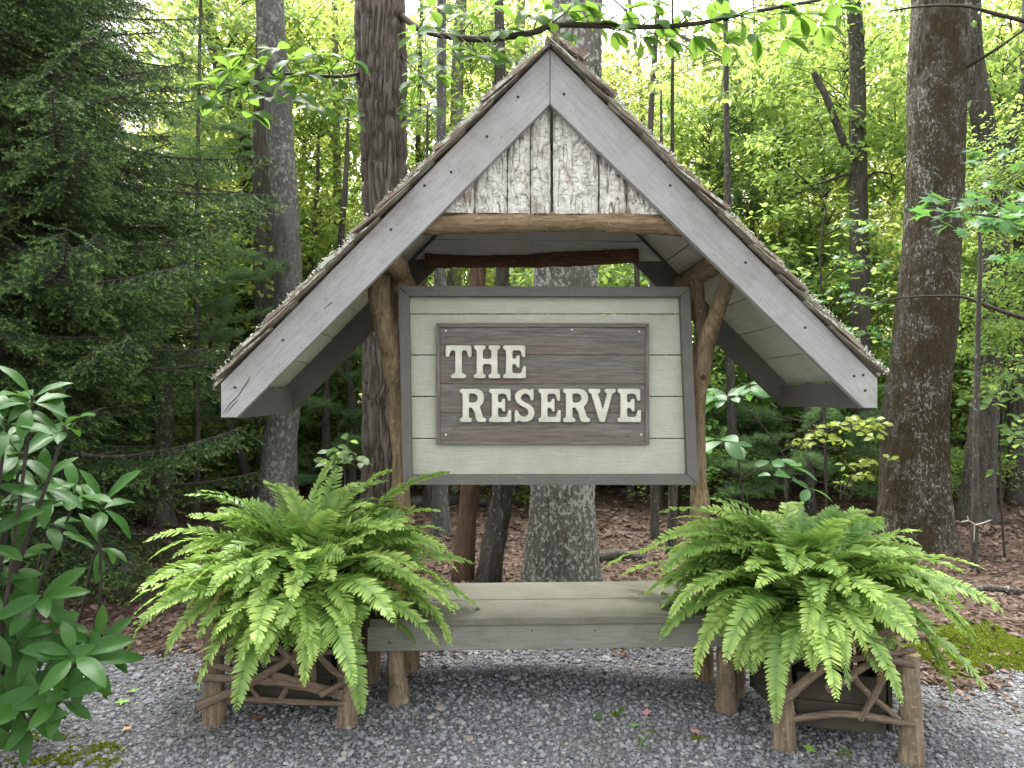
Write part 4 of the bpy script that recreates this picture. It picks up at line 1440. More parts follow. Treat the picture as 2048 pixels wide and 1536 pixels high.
tD = tree('oak_tree', 'thick ash-grey trunk with white lichen directly behind the sign', [(1124, 1190, 152), (1124, 1120, 142), (1127, 1000, 130), (1129, 800, 126), (1131, 560, 124), (1140, 300, 110), (1150, 100, 102), (1152, 0, 100)], 5.9, M['bark_center'], 'fine', 0.016, 130, 12, ((0, 2.2, 10.8, 1.2),), dz=0.035, flare=0.12)
tE = tree('dead_snag', 'slender reddish dead snag with stripped bark, seen below the sign', [(925, 1170, 40), (930, 1080, 38), (940, 980, 36), (950, 760, 34), (955, 560, 32), (962, 380, 26)], 6.3, M['bark_red'], 'furrow', 0.012, 40, None, None, 0.15, stop=True)
tF = tree('oak_tree', 'dark leaning trunk between the red snag and the lichened trunk', [(975, 1175, 48), (985, 1100, 46), (1005, 980, 43), (1012, 800, 38), (1006, 560, 26), (1004, 480, 24)], 6.2, M['bark_dark'], 'furrow', 0.014, 50, 9, ((0, 2, 9.5, .9),), 0.1)
tG = tree('oak_tree', 'thin grey trunk left of the red snag under the sign', [(882, 1120, 36), (880, 980, 31), (880, 700, 27), (881, 540, 24)], 8.4, M['bark_grey'], 'fine', 0.01, 40, 10, ((0, 1, 9.6, 1.0),))
tH = tree('oak_tree', 'massive mossy brown trunk rising behind the right-hand fern', [(1830, 1100, 150), (1829, 1010, 134), (1830, 850, 122), (1847, 700, 113), (1858, 550, 110), (1868, 400, 108), (1874, 200, 106), (1878, 0, 104)], 7.5, M['bark_mossy'], 'fine', 0.02, 140, 12, ((.4, 2.2, 11, 1.2),), dz=0.035, flare=0.1)
tI = tree('oak_tree', 'mid-size dark trunk just left of the massive mossy trunk', [(1725, 1010, 46), (1723, 850, 40), (1720, 600, 38), (1716, 350, 34), (1714, 100, 30), (1708, 0, 28)], 11.0, M['bark_dark'], 'fine', 0.014, 50, 13, ((0, 1.5, 12, 1.1),), limbs=(([(1718, 330, 11), (1690, 290, 10.9), (1655, 200, 10.8), (1627, 145, 10.8)], 0.075, 0.05), ([(1718, 340, 11), (1660, 360, 10.9), (1620, 372, 10.8)], .03, .008), ([(1726, 370, 11), (1750, 345, 11), (1790, 350, 11)], .03, .012)))
tJ = tree('oak_tree', 'pale slender trunk seen over the right roof slope', [(1574, 1000, 42), (1572, 700, 34), (1570, 450, 30), (1560, 260, 28), (1548, 120, 25), (1540, 0, 24)], 15.5, M['bark_pale'], 'fine', 0.012, 36, 14, ((0, 1.5, 12, 1.1),), limbs=(([(1553, 155, 15.5), (1575, 100, 15.4), (1612, 50, 15.3)], .05, .02),))
tK = tree('oak_tree', 'dark trunk forking into two limbs at the right edge behind the mossy trunk', [(1950, 1075, 66), (1958, 950, 56), (1975, 750, 52), (1990, 560, 50), (1988, 400, 50), (1975, 300, 44), (1960, 210, 40), (1948, 120, 36), (1945, 0, 30)], 9.0, M['bark_dark'], 'fine', 0.014, 56, 12, ((.5, 1.5, 11, 1.1),), limbs=(([(1986, 400, 9.0), (2005, 330, 8.9), (2030, 250, 8.8), (2060, 140, 8.8)], 0.10, 0.06),))
tM = tree('oak_tree', 'dark trunk cut off by the right edge of the view', [(2052, 1040, 60), (2045, 850, 52), (2050, 600, 48), (2062, 300, 46), (2070, 0, 44)], 10.5, M['bark_dark'], 'fine', 0.012, 44, 12, ((0, 1.5, 11.6, 1.1),))
tP = tree('oak_tree', 'leaning brown trunk crossing behind the spruce tips', [(508, 1000, 40), (500, 480, 34), (490, 300, 33), (465, 200, 32), (432, 100, 30), (408, 0, 28)], 13.0, M['bark_dark'], 'fine', 0.012, 36, 13, ((-.5, 1.5, 12, 1.1),), limbs=(([(440, 120, 13), (480, 60, 12.9), (520, 40, 12.9)], .03, .01),))
tQ = tree('oak_tree', 'pale trunk between the stout oak and the roof ridge', [(905, 1000, 36), (908, 600, 30), (912, 320, 27), (916, 100, 24), (922, 0, 23)], 12.5, M['bark_pale'], 'fine', 0.012, 36, 13, ((0, 1.5, 12, 1.1),), limbs=(([(912, 150, 12.5), (890, 165, 12.4), (860, 185, 12.3)], .04, .02),))
tR = tree('oak_tree', 'narrow pale trunk just left of the roof peak', [(1036, 1000, 28), (1038, 400, 22), (1040, 100, 20), (1042, 0, 18)], 14.0, M['bark_pale'], 'fine', 0.01, 30, 13, ((0, 1.5, 12, 1.1),))
tO = tree('oak_tree', 'very slender pale trunk between grey trunk and stout oak', [(676, 980, 26), (676, 500, 19), (674, 300, 15), (672, 230, 14)], 13.5, M['bark_pale'], 'fine', 0.01, 28, 12, ((0, 1, 11, 1.0),), limbs=(([(674, 290, 13.5), (655, 260, 13.5), (640, 220, 13.5)], .03, .012),))
tT = tree('pine_trunk_tree', 'short dark trunk showing below the lowest spruce boughs', [(322, 1060, 46), (324, 950, 40), (326, 800, 38), (327, 690, 34)], 9.0, M['bark_dark'], 'furrow', 0.012, 40, None, None, stop=True)
tN = tree('maple_tree', 'small dark trunk just right of the forked post', [(1463, 1000, 22), (1464, 860, 20), (1462, 800, 18), (1458, 600, 16)], 10.0, M['bark_dark'], 'fine', 0.008, 28, 8, ((0, 1.5, 8, .8),))
tS = tree('dead_snag', 'thin dead stem leaning under the left roof end', [(505, 1000, 24), (486, 930, 20), (462, 860, 18), (440, 820, 16), (405, 770, 13)], 10.5, M['bark_dark'], 'fine', 0.008, 24, None, None, 0.1, stop=True, limbs=(([(470, 880, 10.5), (458, 830, 10.5), (455, 760, 10.5)], .05, .03),))
tU = tree('sapling', 'thin bare sapling stem in front of the forked dark trunk', [(1948, 1135, 14), (1950, 1000, 13), (1953, 820, 11), (1957, 620, 9), (1960, 500, 7), (1950, 380, 5)], 6.4, M['bark_dark'], 'fine', 0.004, 16, None, None, 0.1, stop=True)

for P_, spots_ in ((tK, ((1985, 330, 8.2, .55), (2010, 560, 8.3, .6), (1960, 700, 8.3, .5), (2000, 120, 9.8, 1.0), (1960, 300, 10.2, .9), (2040, 330, 9.6, .9))), (tI, ((1690, 60, 11.5, 1.1), (1650, 330, 12, 1.0), (1790, 250, 12, 1.0))), (tM, ((2040, 560, 11, 1.0), (2000, 720, 11.5, .9))),
                   (tB, ((470, 60, 12.5, 1.1), (620, 240, 12.5, .9), (460, 330, 12.8, 1.0), (480, 560, 13, 1.0), (620, 500, 12.5, .8), (430, 800, 13.5, 1.0), (650, 740, 11.8, .8), (640, 880, 11.5, .7), (460, 900, 12, .8), (560, 780, 12.5, .8))), (tO, ((660, 420, 14, 1.0), (690, 120, 13.5, 1.1), (640, 560, 14, .8))), (tQ, ((870, 250, 12.5, 1.0), (940, 60, 12.5, 1.0))), (tJ, ((1540, 250, 14.5, 1.2), (1480, 120, 14.5, 1.2), (1420, 260, 14, 1.0), (1600, 520, 14, 1.0), (1480, 690, 12.5, .8), (1560, 800, 12, .8), (1660, 790, 11.8, .8), (1450, 880, 11.5, .6), (1700, 880, 11.5, .6)))):
    for j_, (px_, py_, Y_, s_) in enumerate(spots_):
        p_ = at(px_, py_, Y_)
        place_crown(P_, j_, p_[0], p_[1], p_[2], s_, CROWN_U)

# small woodland poles seen under the sign and to the right
for k, (px, py, wd, Y, label) in enumerate(((1260, 1010, 16, 11, 'thin pole-sized trunk right of the lichened trunk'), (1316, 1020, 18, 10, 'pole-sized trunk below the right half of the sign'), (1340, 1130, 20, 7.2, 'short leaning stem near the right end of bench'), (852, 1040, 16, 10.5, 'thin stem showing below the sign beside the left post'), (1990, 980, 14, 12, 'thin pole far behind the forked dark trunk'), (640, 1000, 16, 12, 'thin stem behind the top of the left fern'), (700, 990, 20, 11, 'stem half hidden left of the stout oak base'))):
    tree('sapling', label, [(px, py, wd), (px + 6, py - 160, wd * .9), (px + 14 - 6 * k, py - 400, wd * .75), (px + 10 - 3 * k, py - 640, wd * .5)], Y, M['bark_dark'], 'fine', 0.006, 16, 6, None, 0.15, dz=0.1)

# ================================================================== overhanging hickory boughs
HK = [blade(0.17, 0.08, f, c, 8, 5, 'leaf', M['hickory'], o_) for (f, c, o_) in ((.2, .18, .6), (.1, .28, .62), (.25, .1, .58), (.15, .35, .6))]


def leafy_bough(P, label, path, r0, r1, clusters, lm, mat_tw, seed, nleaf=(5, 8), sc=(0.75, 1.25), droop=0.25):
    """a bough with clusters of separate leaves at the ends of side twigs"""
    rr = np.random.default_rng(seed)
    pts = smooth_path([at(*p) for p in path], 40)
    mb = MB()
    V, Fq = tube(pts, np.linspace(r0, r1, 40), 7)
    mb.add(V, Fq)
    ends = []
    for (px, py, Y) in clusters:
        c = at(px, py, Y)
        j = int(np.argmin(np.linalg.norm(pts - c, axis=1)))
        a = pts[max(0, j - 3)]
        V, Fq = tube(smooth_path([a, (a + c) / 2 + [0, 0, 0.03], c], 7), np.linspace(min(r1, 0.006), 0.002, 7), 4)
        mb.add(V, Fq)
        ends.append((c, unit(c - a)))
    B = ob('branch', mb.build('branch', [mat_tw]), P)
    B['label'] = label
    for (c, d) in ends:
        n = int(rr.integers(*nleaf))
        flat = d * [1, 1, 0.3]
        a0 = math.atan2(flat[1], flat[0])
        for j in range(n):
            a = a0 + (j - (n - 1) / 2) * (2.6 / n) * 1.2 + rr.normal(0, 0.2)
            fw = np.array([math.cos(a), math.sin(a), -droop + rr.normal(0, 0.25)])
            up = np.array([rr.normal(0, .4), rr.normal(-0.55, .45), 1])
            ob('leaf', lm[int(rr.integers(0, len(lm)))], B, frame(c + unit(fw) * 0.02, fw, up) @ Matrix.Scale(rr.uniform(*sc), 4))
    return B


rr = np.random.default_rng(77)
cl = [(830, 70, 6.0), (850, 120, 5.8), (880, 60, 5.7), (905, 100, 5.6), (930, 30, 5.5), (955, 115, 5.4), (985, 100, 5.3), (1010, 60, 5.3), (1030, 95, 5.2), (1060, 30, 5.2), (1085, 20, 5.1), (1110, 70, 5.1), (1130, 25, 5.0), (1165, 15, 5.0), (1190, 45, 5.0), (1225, 60, 5.0), (1250, 20, 5.0), (1280, 75, 4.95), (1310, 40, 4.9), (1330, 80, 4.9), (1360, 20, 4.9), (1385, 70, 4.9), (1420, 40, 4.85), (1450, 85, 4.85), (1480, 30, 4.8), (1510, 65, 4.8), (1545, 30, 4.8), (1570, 75, 4.8), (1600, 30, 4.8), (870, 15, 5.8), (980, 10, 5.4), (1300, 5, 4.9), (1420, 0, 4.9), (830, 165, 6.0), (845, 150, 6.0), (1560, 10, 4.8), (1640, 50, 4.8), (1670, 15, 4.8), (1030, 125, 5.2)]
leafy_bough(tC, 'long dark bough of oval leaves stretching over the roof peak', [(800, 30, 6.95), (850, 62, 6.3), (960, 78, 5.6), (1060, 66, 5.2), (1120, 50, 5.1), (1290, 54, 4.95), (1400, 46, 4.9), (1500, 25, 4.8), (1640, 0, 4.8)], 0.032, 0.01, cl, HK, M['twig'], 8)
cl = [(700, 120, 6.3), (680, 200, 6.2), (660, 140, 6.2), (640, 110, 6.1), (630, 215, 6.1), (610, 150, 6.0), (600, 185, 6.0), (580, 120, 5.9), (565, 160, 5.9), (550, 100, 5.8), (540, 195, 5.8), (520, 130, 5.8), (510, 160, 5.7), (490, 110, 5.7), (485, 185, 5.7), (465, 140, 5.6), (455, 215, 5.6), (440, 175, 5.6), (425, 195, 5.6), (700, 235, 6.3), (690, 165, 6.3), (500, 225, 5.7)]
leafy_bough(tC, 'short leafy bough reaching toward the spruce tips', [(722, 146, 6.95), (690, 152, 6.6), (640, 152, 6.2), (560, 148, 5.9), (500, 165, 5.7), (440, 190, 5.6)], 0.02, 0.005, cl, HK, M['twig'], 9)
cl = [(830, 170, 6.5), (850, 215, 6.4), (835, 240, 6.4), (870, 150, 6.3), (820, 205, 6.5)]
leafy_bough(tC, 'small twig of oval leaves right of the stout oak', [(800, 110, 6.95), (822, 130, 6.7), (850, 160, 6.4)], 0.012, 0.004, cl, HK, M['twig'], 10)

# drooping beech-like bough right of the peak
BE = [blade(0.10, 0.055, f, c, 6, 5, 'leaf', M['canopy'], .45) for (f, c) in ((.15, .15), (.1, .25), (.2, .05))]
bt = thing('beech_tree', 'slim tree whose hanging bough of bright pointed leaves fills the gap right of the peak', 'tree', (at(1305, 600, 8.0)[0], 8.0, 0.0))
me, P_ = trunk_mesh([(1310, 1080, 18), (1306, 600, 15), (1300, 300, 13), (1310, 100, 10), (1320, -60, 8)], 8.0, 'fine', 0.006, 20, 8, 0.1)
me.materials.append(M['bark_dark'])
ob('trunk', me, bt)
cl = [(int(x), int(y), float(Y)) for x, y, Y in zip(rr.uniform(1210, 1500, 44), rr.uniform(60, 210, 44), rr.uniform(6.2, 7.4, 44))]
leafy_bough(bt, 'hanging spray of bright green pointed leaves', [(1315, 40, 7.9), (1340, 60, 7.3), (1400, 90, 6.9), (1470, 130, 6.6)], 0.02, 0.004, cl, BE, M['twig'], 12, (4, 8), (0.7, 1.2), 0.5)

# maple with star leaves reaching in from the right
def maple_blade(L):
    th = [0, 22, 38, 55, 72, 95, 118, 140, 165]
    rad = [1.0, .48, .62, .92, .5, .42, .70, .34, .22]
    pts = [(r * math.cos(R(a)), r * math.sin(R(a))) for a, r in zip(th, rad)]
    pts = pts + [(x, -y) for x, y in pts[:0:-1]]
    V = [(0.12, 0, 0.0)] + [(x, y, 0.06 * abs(y) - 0.12 * x * x) for x, y in pts]
    n = len(pts)
    Fm = [(0, 1 + k, 1 + (k + 1) % n) for k in range(n)]
    mb = MB()
    V = np.array(V) * L * 0.6
    V[:, 0] += 0.15 * L
    mb.add(V, np.array(Fm))
    tv, tf = tube([(-0.25 * L, 0, 0.02), (0.2 * L, 0, 0)], 0.008 * L, 3)
    mb.add(tv, tf)
    return mb.build('leaf', [M['maple']], True)


MP = [maple_blade(0.15), maple_blade(0.125)]
mt = thing('maple_tree', 'maple at the right edge holding star-shaped leaves before the mossy trunk', 'tree', (at(2150, 900, 4.9)[0], 4.9, 0.0))
me, P_ = trunk_mesh([(2190, 1240, 60), (2185, 800, 52), (2190, 300, 46), (2200, -100, 40)], 4.9, 'fine', 0.01, 36, 8, 0.2)
me.materials.append(M['bark_dark'])
ob('trunk', me, mt)
place_crown(mt, 0, at(2200, 500, 4.9)[0] + .6, 5.6, 8.3, 0.8)
cl = [(int(x), int(y), float(Y)) for x, y, Y in zip(rr.uniform(1835, 2070, 26), rr.uniform(395, 455, 26), rr.uniform(4.3, 5.2, 26))]
leafy_bough(mt, 'level spray of star-shaped maple leaves', [(2180, 480, 4.9), (2080, 450, 4.8), (1980, 432, 4.7), (1880, 425, 4.6)], 0.014, 0.003, cl, MP, M['twig'], 14, (2, 5), (0.8, 1.2), 0.12)
cl = [(int(x), int(y), float(Y)) for x, y, Y in zip(rr.uniform(1930, 2075, 22), rr.uniform(300, 560, 22), rr.uniform(5.0, 6.5, 22))]
leafy_bough(mt, 'upper maple twig with scattered leaves at the right edge', [(2180, 420, 4.9), (2090, 400, 5.3), (2000, 420, 5.9), (1950, 520, 6.2)], 0.012, 0.003, cl, MP, M['twig'], 15, (2, 4), (0.8, 1.1), 0.2)
# bare bough crossing the mossy trunk
limb(tK, [at(2060, 640, 6.6), at(1990, 618, 6.7), at(1930, 595, 6.8), at(1880, 592, 6.9), at(1800, 596, 7.0), at(1730, 612, 7.1)], 0.022, 0.006, M['twig'])
limb(tK, [at(2060, 45, 6.4), at(1980, 25, 6.5), at(1930, 12, 6.6), at(1850, 12, 6.8), at(1780, 22, 7)], 0.02, 0.008, M['twig'])
limb(tH, [at(1905, 150, 7.4), at(1990, 100, 7.0), at(2060, 50, 6.8)], 0.02, 0.01, M['twig'])

# saplings with individual leaves ----------------------------------------
SM = {'y': [blade(0.085, 0.05, .15, .15, 5, 3, 'leaf', M['yellowleaf'], .5)], 'u': [blade(0.11, 0.065, .15, .2, 5, 3, 'leaf', M['under'], .5), blade(0.09, 0.06, .1, .1, 5, 3, 'leaf', M['under'], .5)],
      'big': [blade(0.26, 0.13, .12, .2, 7, 5, 'leaf', M['maple'], .6)]}


def sapling(name, label, stem, Y, sprays, lm, mat_tw, seed, rs=0.014, nleaf=(3, 6), sc=(.7, 1.2), cat='sapling', droop=0.1, group=None):
    b = at(stem[0][0], stem[0][1], Y)
    P = thing(name, label, cat, (b[0], Y, float(ground_z(b[0], Y))), group)
    pts = [at(x, y, Y) for x, y in stem]
    pts[0][2] = float(ground_z(b[0], Y)) - 0.03
    V, Fq = tube(smooth_path(pts, 26), np.linspace(rs, rs * .4, 26), 7)
    ob('stem', mesh('stem', V, Fq, [mat_tw]), P)
    rr = np.random.default_rng(seed)
    for (path, n, sx, sy) in sprays:
        a, z_ = np.array(path[0], float), np.array(path[-1], float)
        cl = []
        for k in range(n):
            t_ = rr.uniform(0.25, 1.0)
            c = np.array(smooth_path(path, 20)[int(t_ * 19)])
            cl.append((c[0] + rr.normal(0, sx), c[1] + rr.normal(0, sy), c[2] + rr.normal(0, .25)))
        leafy_bough(P, 'leafy side twig', path, rs * .5, 0.002, cl, lm, mat_tw, int(rr.integers(0, 9999)), nleaf, sc, droop)
    return P


sapling('sapling', 'young tree with yellowing leaves between the fern and the mossy trunk', [(1570, 1060), (1572, 940), (1560, 900), (1500, 820)], 7.2,
        [([(1565, 920, 7.2), (1620, 880, 7.0), (1700, 850, 6.9), (1775, 855, 6.8)], 26, 14, 12), ([(1560, 905, 7.2), (1620, 870, 7.1), (1650, 838, 7.0)], 10, 20, 10), ([(1680, 1000, 7.2), (1710, 940, 7.0), (1755, 915, 6.9)], 10, 16, 8)], SM['y'], M['twig'], 31)
sapling('sapling', 'big-leaved seedling tree right of the forked post', [(1500, 1050), (1480, 950), (1470, 850), (1468, 790)], 6.6,
        [([(1468, 800, 6.6), (1490, 775, 6.5), (1530, 790, 6.4)], 6, 25, 10), ([(1468, 800, 6.6), (1445, 780, 6.5), (1425, 790, 6.4)], 5, 14, 8), ([(1480, 960, 6.6), (1540, 930, 6.5), (1590, 960, 6.4)], 5, 25, 15), ([(1475, 900, 6.6), (1440, 880, 6.6), (1425, 900, 6.5)], 4, 12, 10)], SM['big'], M['twig'], 32, .012, (2, 4), (.6, 1.0))
sapling('sapling', 'pale green seedling beside the base of the stout oak', [(700, 1040), (690, 980), (690, 930), (680, 915)], 6.4,
        [([(690, 940, 6.4), (670, 915, 6.3), (650, 930, 6.3)], 6, 16, 10), ([(690, 930, 6.4), (705, 905, 6.3), (715, 920, 6.2)], 7, 14, 12), ([(690, 920, 6.4), (680, 890, 6.3), (660, 905, 6.2)], 5, 14, 8)], SM['u'], M['twig'], 33, .008, (2, 5))
sapling('sapling', 'round-leaved sapling at the right edge near the ground', [(2010, 1120), (2000, 950), (2010, 800), (2030, 700)], 7.0,
        [([(2005, 900, 7), (2030, 860, 6.9), (2060, 850, 6.9)], 14, 20, 25), ([(2005, 820, 7), (1980, 780, 6.9), (1960, 800, 6.9)], 12, 18, 25), ([(2010, 800, 7), (2035, 740, 6.9), (2050, 700, 6.9)], 14, 20, 25)], SM['u'], M['twig'], 34, .012, (3, 6))
sapling('sapling', 'understory maple spreading level sprays right of the roof', [(1655, 1030), (1650, 850), (1652, 700), (1640, 520), (1650, 420)], 8.3,
        [([(1650, 620, 8.3), (1700, 590, 8.0), (1780, 600, 7.8)], 22, 26, 18), ([(1645, 560, 8.3), (1700, 520, 8.1), (1790, 520, 7.9)], 24, 26, 18), ([(1650, 680, 8.3), (1700, 660, 8.0), (1760, 680, 7.9)], 18, 24, 16), ([(1650, 470, 8.3), (1720, 440, 8.1), (1800, 460, 8.0)], 22, 26, 18), ([(1650, 740, 8.3), (1700, 730, 8.2), (1760, 745, 8.1)], 12, 20, 15)], [MP[1]] + SM['u'], M['twig'], 35, .02, (3, 6), (.7, 1.1))

# pale forked twig standing in the leaves
tw = thing('fallen_twig', 'bleached forked twig caught on the thin sapling stem', 'twig', tuple(at(1948, 1070, 6.2)))
for p in ([(1948, 1085), (1949, 1055), (1951, 1048)], [(1951, 1050), (1938, 1042), (1922, 1044)], [(1951, 1050), (1966, 1046), (1982, 1040)], [(1936, 1042), (1936, 1036), (1934, 1032)]):
    limb(tw, [at(x, y, 6.2) for x, y in p], .007, .004, M['twig_pale'], 8, 6, 'stick')

# ================================================================== conifers
def needles(segs, per_m, ln, wd, seed, tipfrac=0.35, spread=0.75):
    """needle triangles along twig segments (a, b, is_tip)"""
    rr = np.random.default_rng(seed)
    A = np.array([s[0] for s in segs]); B = np.array([s[1] for s in segs])
    l = np.linalg.norm(B - A, axis=1)
    n = np.maximum(2, (l * per_m).astype(int))
    idx = np.repeat(np.arange(len(segs)), n)
    t_ = rr.random(len(idx))
    P = A[idx] + (B - A)[idx] * t_[:, None]
    D = unit((B - A)[idx])
    rd = rr.normal(0, 1, P.shape)
    rd[:, 2] += 0.25
    rd = unit(rd - D * np.sum(rd * D, -1, keepdims=True))
    fw = unit(D * (1 - spread * 0.55) + rd * spread)
    sd_ = unit(np.cross(fw, rr.normal(0, 1, P.shape)))
    ll = ln * rr.uniform(0.7, 1.15, len(P))
    V = np.stack([P - sd_ * wd / 2, P + sd_ * wd / 2, P + fw * ll[:, None]], 1)
    tp = np.array([s[2] for s in segs], float)[idx] * np.clip((t_ - (1 - tipfrac)) / tipfrac, 0, 1)
    return V.reshape(-1, 3), np.arange(len(P) * 3).reshape(-1, 3), np.repeat(tp, 3)


def spruce_branch(seed, L=2.0):
    rr = np.random.default_rng(seed)
    x = np.linspace(0, L, 24)
    main = np.stack([x, 0.10 * np.sin(x * 1.7 + seed) * x, -0.16 * x + 0.10 * x ** 2 - 0.30 * np.sin(x / L * math.pi) * 0.3], -1)
    mb = MB()
    V, Fq = tube(main, np.linspace(0.022, 0.004, 24), 6)
    mb.add(V, Fq, 0, 1)
    segs = [(main[k], main[k + 1], k == 22) for k in range(10, 23)]
    def along(P, t_): return np.array([np.interp(t_, np.linspace(0, 1, len(P)), P[:, k]) for k in range(3)])
    for xs_ in np.arange(0.2, L, 0.052):
        for sg in (-1, 1):
            if rr.random() < 0.08: continue
            a = along(main, xs_ / L)
            l = (0.62 * (1 - (xs_ / L) ** 1.3) + 0.10) * rr.uniform(0.6, 1.1)
            an = R(52 + rr.normal(0, 9))
            d = np.array([math.cos(an), sg * math.sin(an), -0.30 + rr.normal(0, 0.16)])
            p1 = a + d * l * 0.5
            p2 = p1 + (d + np.array([0.12, 0, -0.20])) * l * 0.5
            P = np.array([a, p1, p2])
            V, Fq = tube(P, [0.005, 0.003, 0.0015], 3, False)
            mb.add(V, Fq, 0, 1)
            segs += [(a + (p1 - a) * 0.2, p1, False), (p1, p2, True)]
            m = int(l / 0.055)
            for j in range(m):
                b = along(P, (j + 1) / (m + 1))
                s2 = 1 if (j % 2) else -1
                d2 = unit(d * 0.8 + np.array([-sg * s2 * d[1] * 0.8 * sg, sg * s2 * d[0] * 0.8 * sg, -0.25 + rr.normal(0, .25)]))
                segs.append((b, b + d2 * rr.uniform(0.06, 0.17) * (1.1 - 0.5 * j / m), True))
    V, Ft, tp = needles(segs, 270, 0.021, 0.0054, seed, 0.45)
    mb.add(V, Ft, tp)
    return mb.build('branch', [M['spruce'], M['bark_dark']], False)


SPB = [spruce_branch(200 + k) for k in range(5)]


def spruce(label, x, y, h, z0, spread, seed, rt=0.16, cut=None):
    rr = np.random.default_rng(seed)
    g0 = float(ground_z(x, y))
    P = thing('spruce_tree', label, 'tree', (x, y, g0))
    V, Fq = tube(smooth_path([(x, y, g0 - 0.1), (x + .03, y, g0 + h * .5), (x, y, g0 + h)], 40), np.linspace(rt, 0.02, 40), 16)
    ob('trunk', mesh('trunk', V, Fq, [M['bark_dark']]), P)
    z = z0
    while z < h - 0.2:
        k = 6 + int(rr.integers(0, 3))
        a0 = rr.uniform(0, 6.28)
        f = max(0.18, min(1.0, (h - z) / (h * 0.55)))
        for j in range(k):
            a = a0 + j * 2 * math.pi / k + rr.normal(0, .15)
            s = spread / 2.0 * f * rr.uniform(0.8, 1.12)
            tilt = R(rr.normal(5, 5) + (8 if z < 1.2 else 0))
            M4 = Matrix.Translation((x, y, z + rr.normal(0, 0.06))) @ Matrix.Rotation(a, 4, 'Z') @ Matrix.Rotation(tilt, 4, 'Y') @ Matrix.Rotation(rr.normal(0, .2), 4, 'X') @ Matrix.Scale(s, 4)
            ob('branch', SPB[int(rr.integers(0, 5))], P, M4)
        z += rr.uniform(0.21, 0.30)
    return P


spruce('dense dark spruce filling the upper left behind the rhododendron', -4.25, 6.3, 9.5, 0.75, 2.15, 1)
spruce('third spruce rising behind the gap between the other two', -5.5, 9.6, 10, 0.8, 1.8, 3)
spruce('second shaded spruce standing further left behind the first', -6.6, 8.4, 11, 0.6, 2.5, 2)


def pine_branch(seed, L=1.7):
    rr = np.random.default_rng(seed)
    x = np.linspace(0, L, 16)
    main = np.stack([x, 0.08 * np.sin(2 * x + seed), 0.05 * x + 0.08 * x ** 2], -1)
    mb = MB()
    V, Fq = tube(main, np.linspace(0.016, 0.003, 16), 5)
    mb.add(V, Fq, 0, 1)
    segs = [(main[-2], main[-1], True)]
    for xs_ in np.arange(0.35, L, 0.075):
        for sg in (-1, 1):
            a = np.array([np.interp(xs_, x, main[:, k]) for k in range(3)])
            l = (0.55 * (1 - xs_ / L) + 0.16) * rr.uniform(0.6, 1.1)
            an = R(48 + rr.normal(0, 10))
            d = np.array([math.cos(an), sg * math.sin(an), 0.10 + rr.normal(0, 0.15)])
            p1 = a + d * l
            V, Fq = tube(np.array([a, (a + p1) / 2, p1]), [0.004, 0.003, 0.002], 3, False)
            mb.add(V, Fq, 0, 1)
            segs.append((a + (p1 - a) * 0.45, p1, True))
            for j in range(3):
                b = a + (p1 - a) * (0.3 + 0.2 * j)
                d2 = unit(d + rr.normal(0, .6, 3))
                segs.append((b, b + d2 * rr.uniform(.06, .14), True))
    V, Ft, tp = needles(segs, 330, 0.085, 0.0032, seed, spread=0.6)
    mb.add(V, Ft, tp * 0.3)
    return mb.build('branch', [M['pine'], M['twig']], False)


PNB = [pine_branch(300 + k) for k in range(4)]


def pine(label, x, y, h, z0, spread, seed, rt=0.09, dzs=0.45, nb=5, group=None, arc=None):
    rr = np.random.default_rng(seed)
    g0 = float(ground_z(x, y))
    P = thing('pine_tree', label, 'tree', (x, y, g0), group)
    V, Fq = tube(smooth_path([(x, y, g0 - 0.1), (x - .03, y, g0 + h * .5), (x, y, g0 + h)], 24), np.linspace(rt, 0.015, 24), 10)
    ob('trunk', mesh('trunk', V, Fq, [M['bark_dark']]), P)
    z = z0
    while z < h:
        f = max(0.3, min(1.0, (h - z) / (h * 0.5)))
        for j in range(nb):
            a = rr.uniform(0, 6.28) if arc is None else rr.uniform(*arc)
            M4 = Matrix.Translation((x, y, g0 + z + rr.normal(0, .1))) @ Matrix.Rotation(a, 4, 'Z') @ Matrix.Rotation(R(rr.normal(0, 10)), 4, 'Y') @ Matrix.Scale(spread / 1.7 * f * rr.uniform(.75, 1.1), 4)
            ob('branch', PNB[int(rr.integers(0, 4))], P, M4)
        z += rr.uniform(.75, 1.25) * dzs
    return P


def pxy(px, Y): return at(px, 900, Y)[0]


pine('soft-needled pine between the spruce and the slim dark trunk', pxy(395, 9.2), 9.2, 7.5, 1.3, 1.05, 1, rt=0.045, dzs=.34)
pine('young pine behind the open left bay of the shelter', pxy(655, 10.5), 10.5, 3.6, 0.5, 1.25, 2, dzs=.3)
pine('tall hazy pine over the right roof slope', pxy(1510, 14.5), 14.5, 9, 1.5, 2.3, 3)
pine('low spreading pine behind the right-hand fern', pxy(1620, 9.6), 9.6, 2.3, 0.5, 1.5, 4, dzs=.28)
pine('young pine left of the mid-size dark trunk', pxy(1500, 11.5), 11.5, 2.9, 0.5, 1.5, 5, dzs=.3)
pine('bushy young pine in the dark gap right of the lichened trunk', pxy(1290, 12.0), 12.0, 2.4, 0.6, 1.4, 6, dzs=.3)
pine('young pine in shade behind the left fern', pxy(420, 12.5), 12.5, 3.0, 0.5, 1.5, 7, dzs=.3)
pine('small pine far right behind the forked trunk', pxy(1900, 13.0), 13.0, 3.0, 0.6, 1.5, 8, dzs=.3)

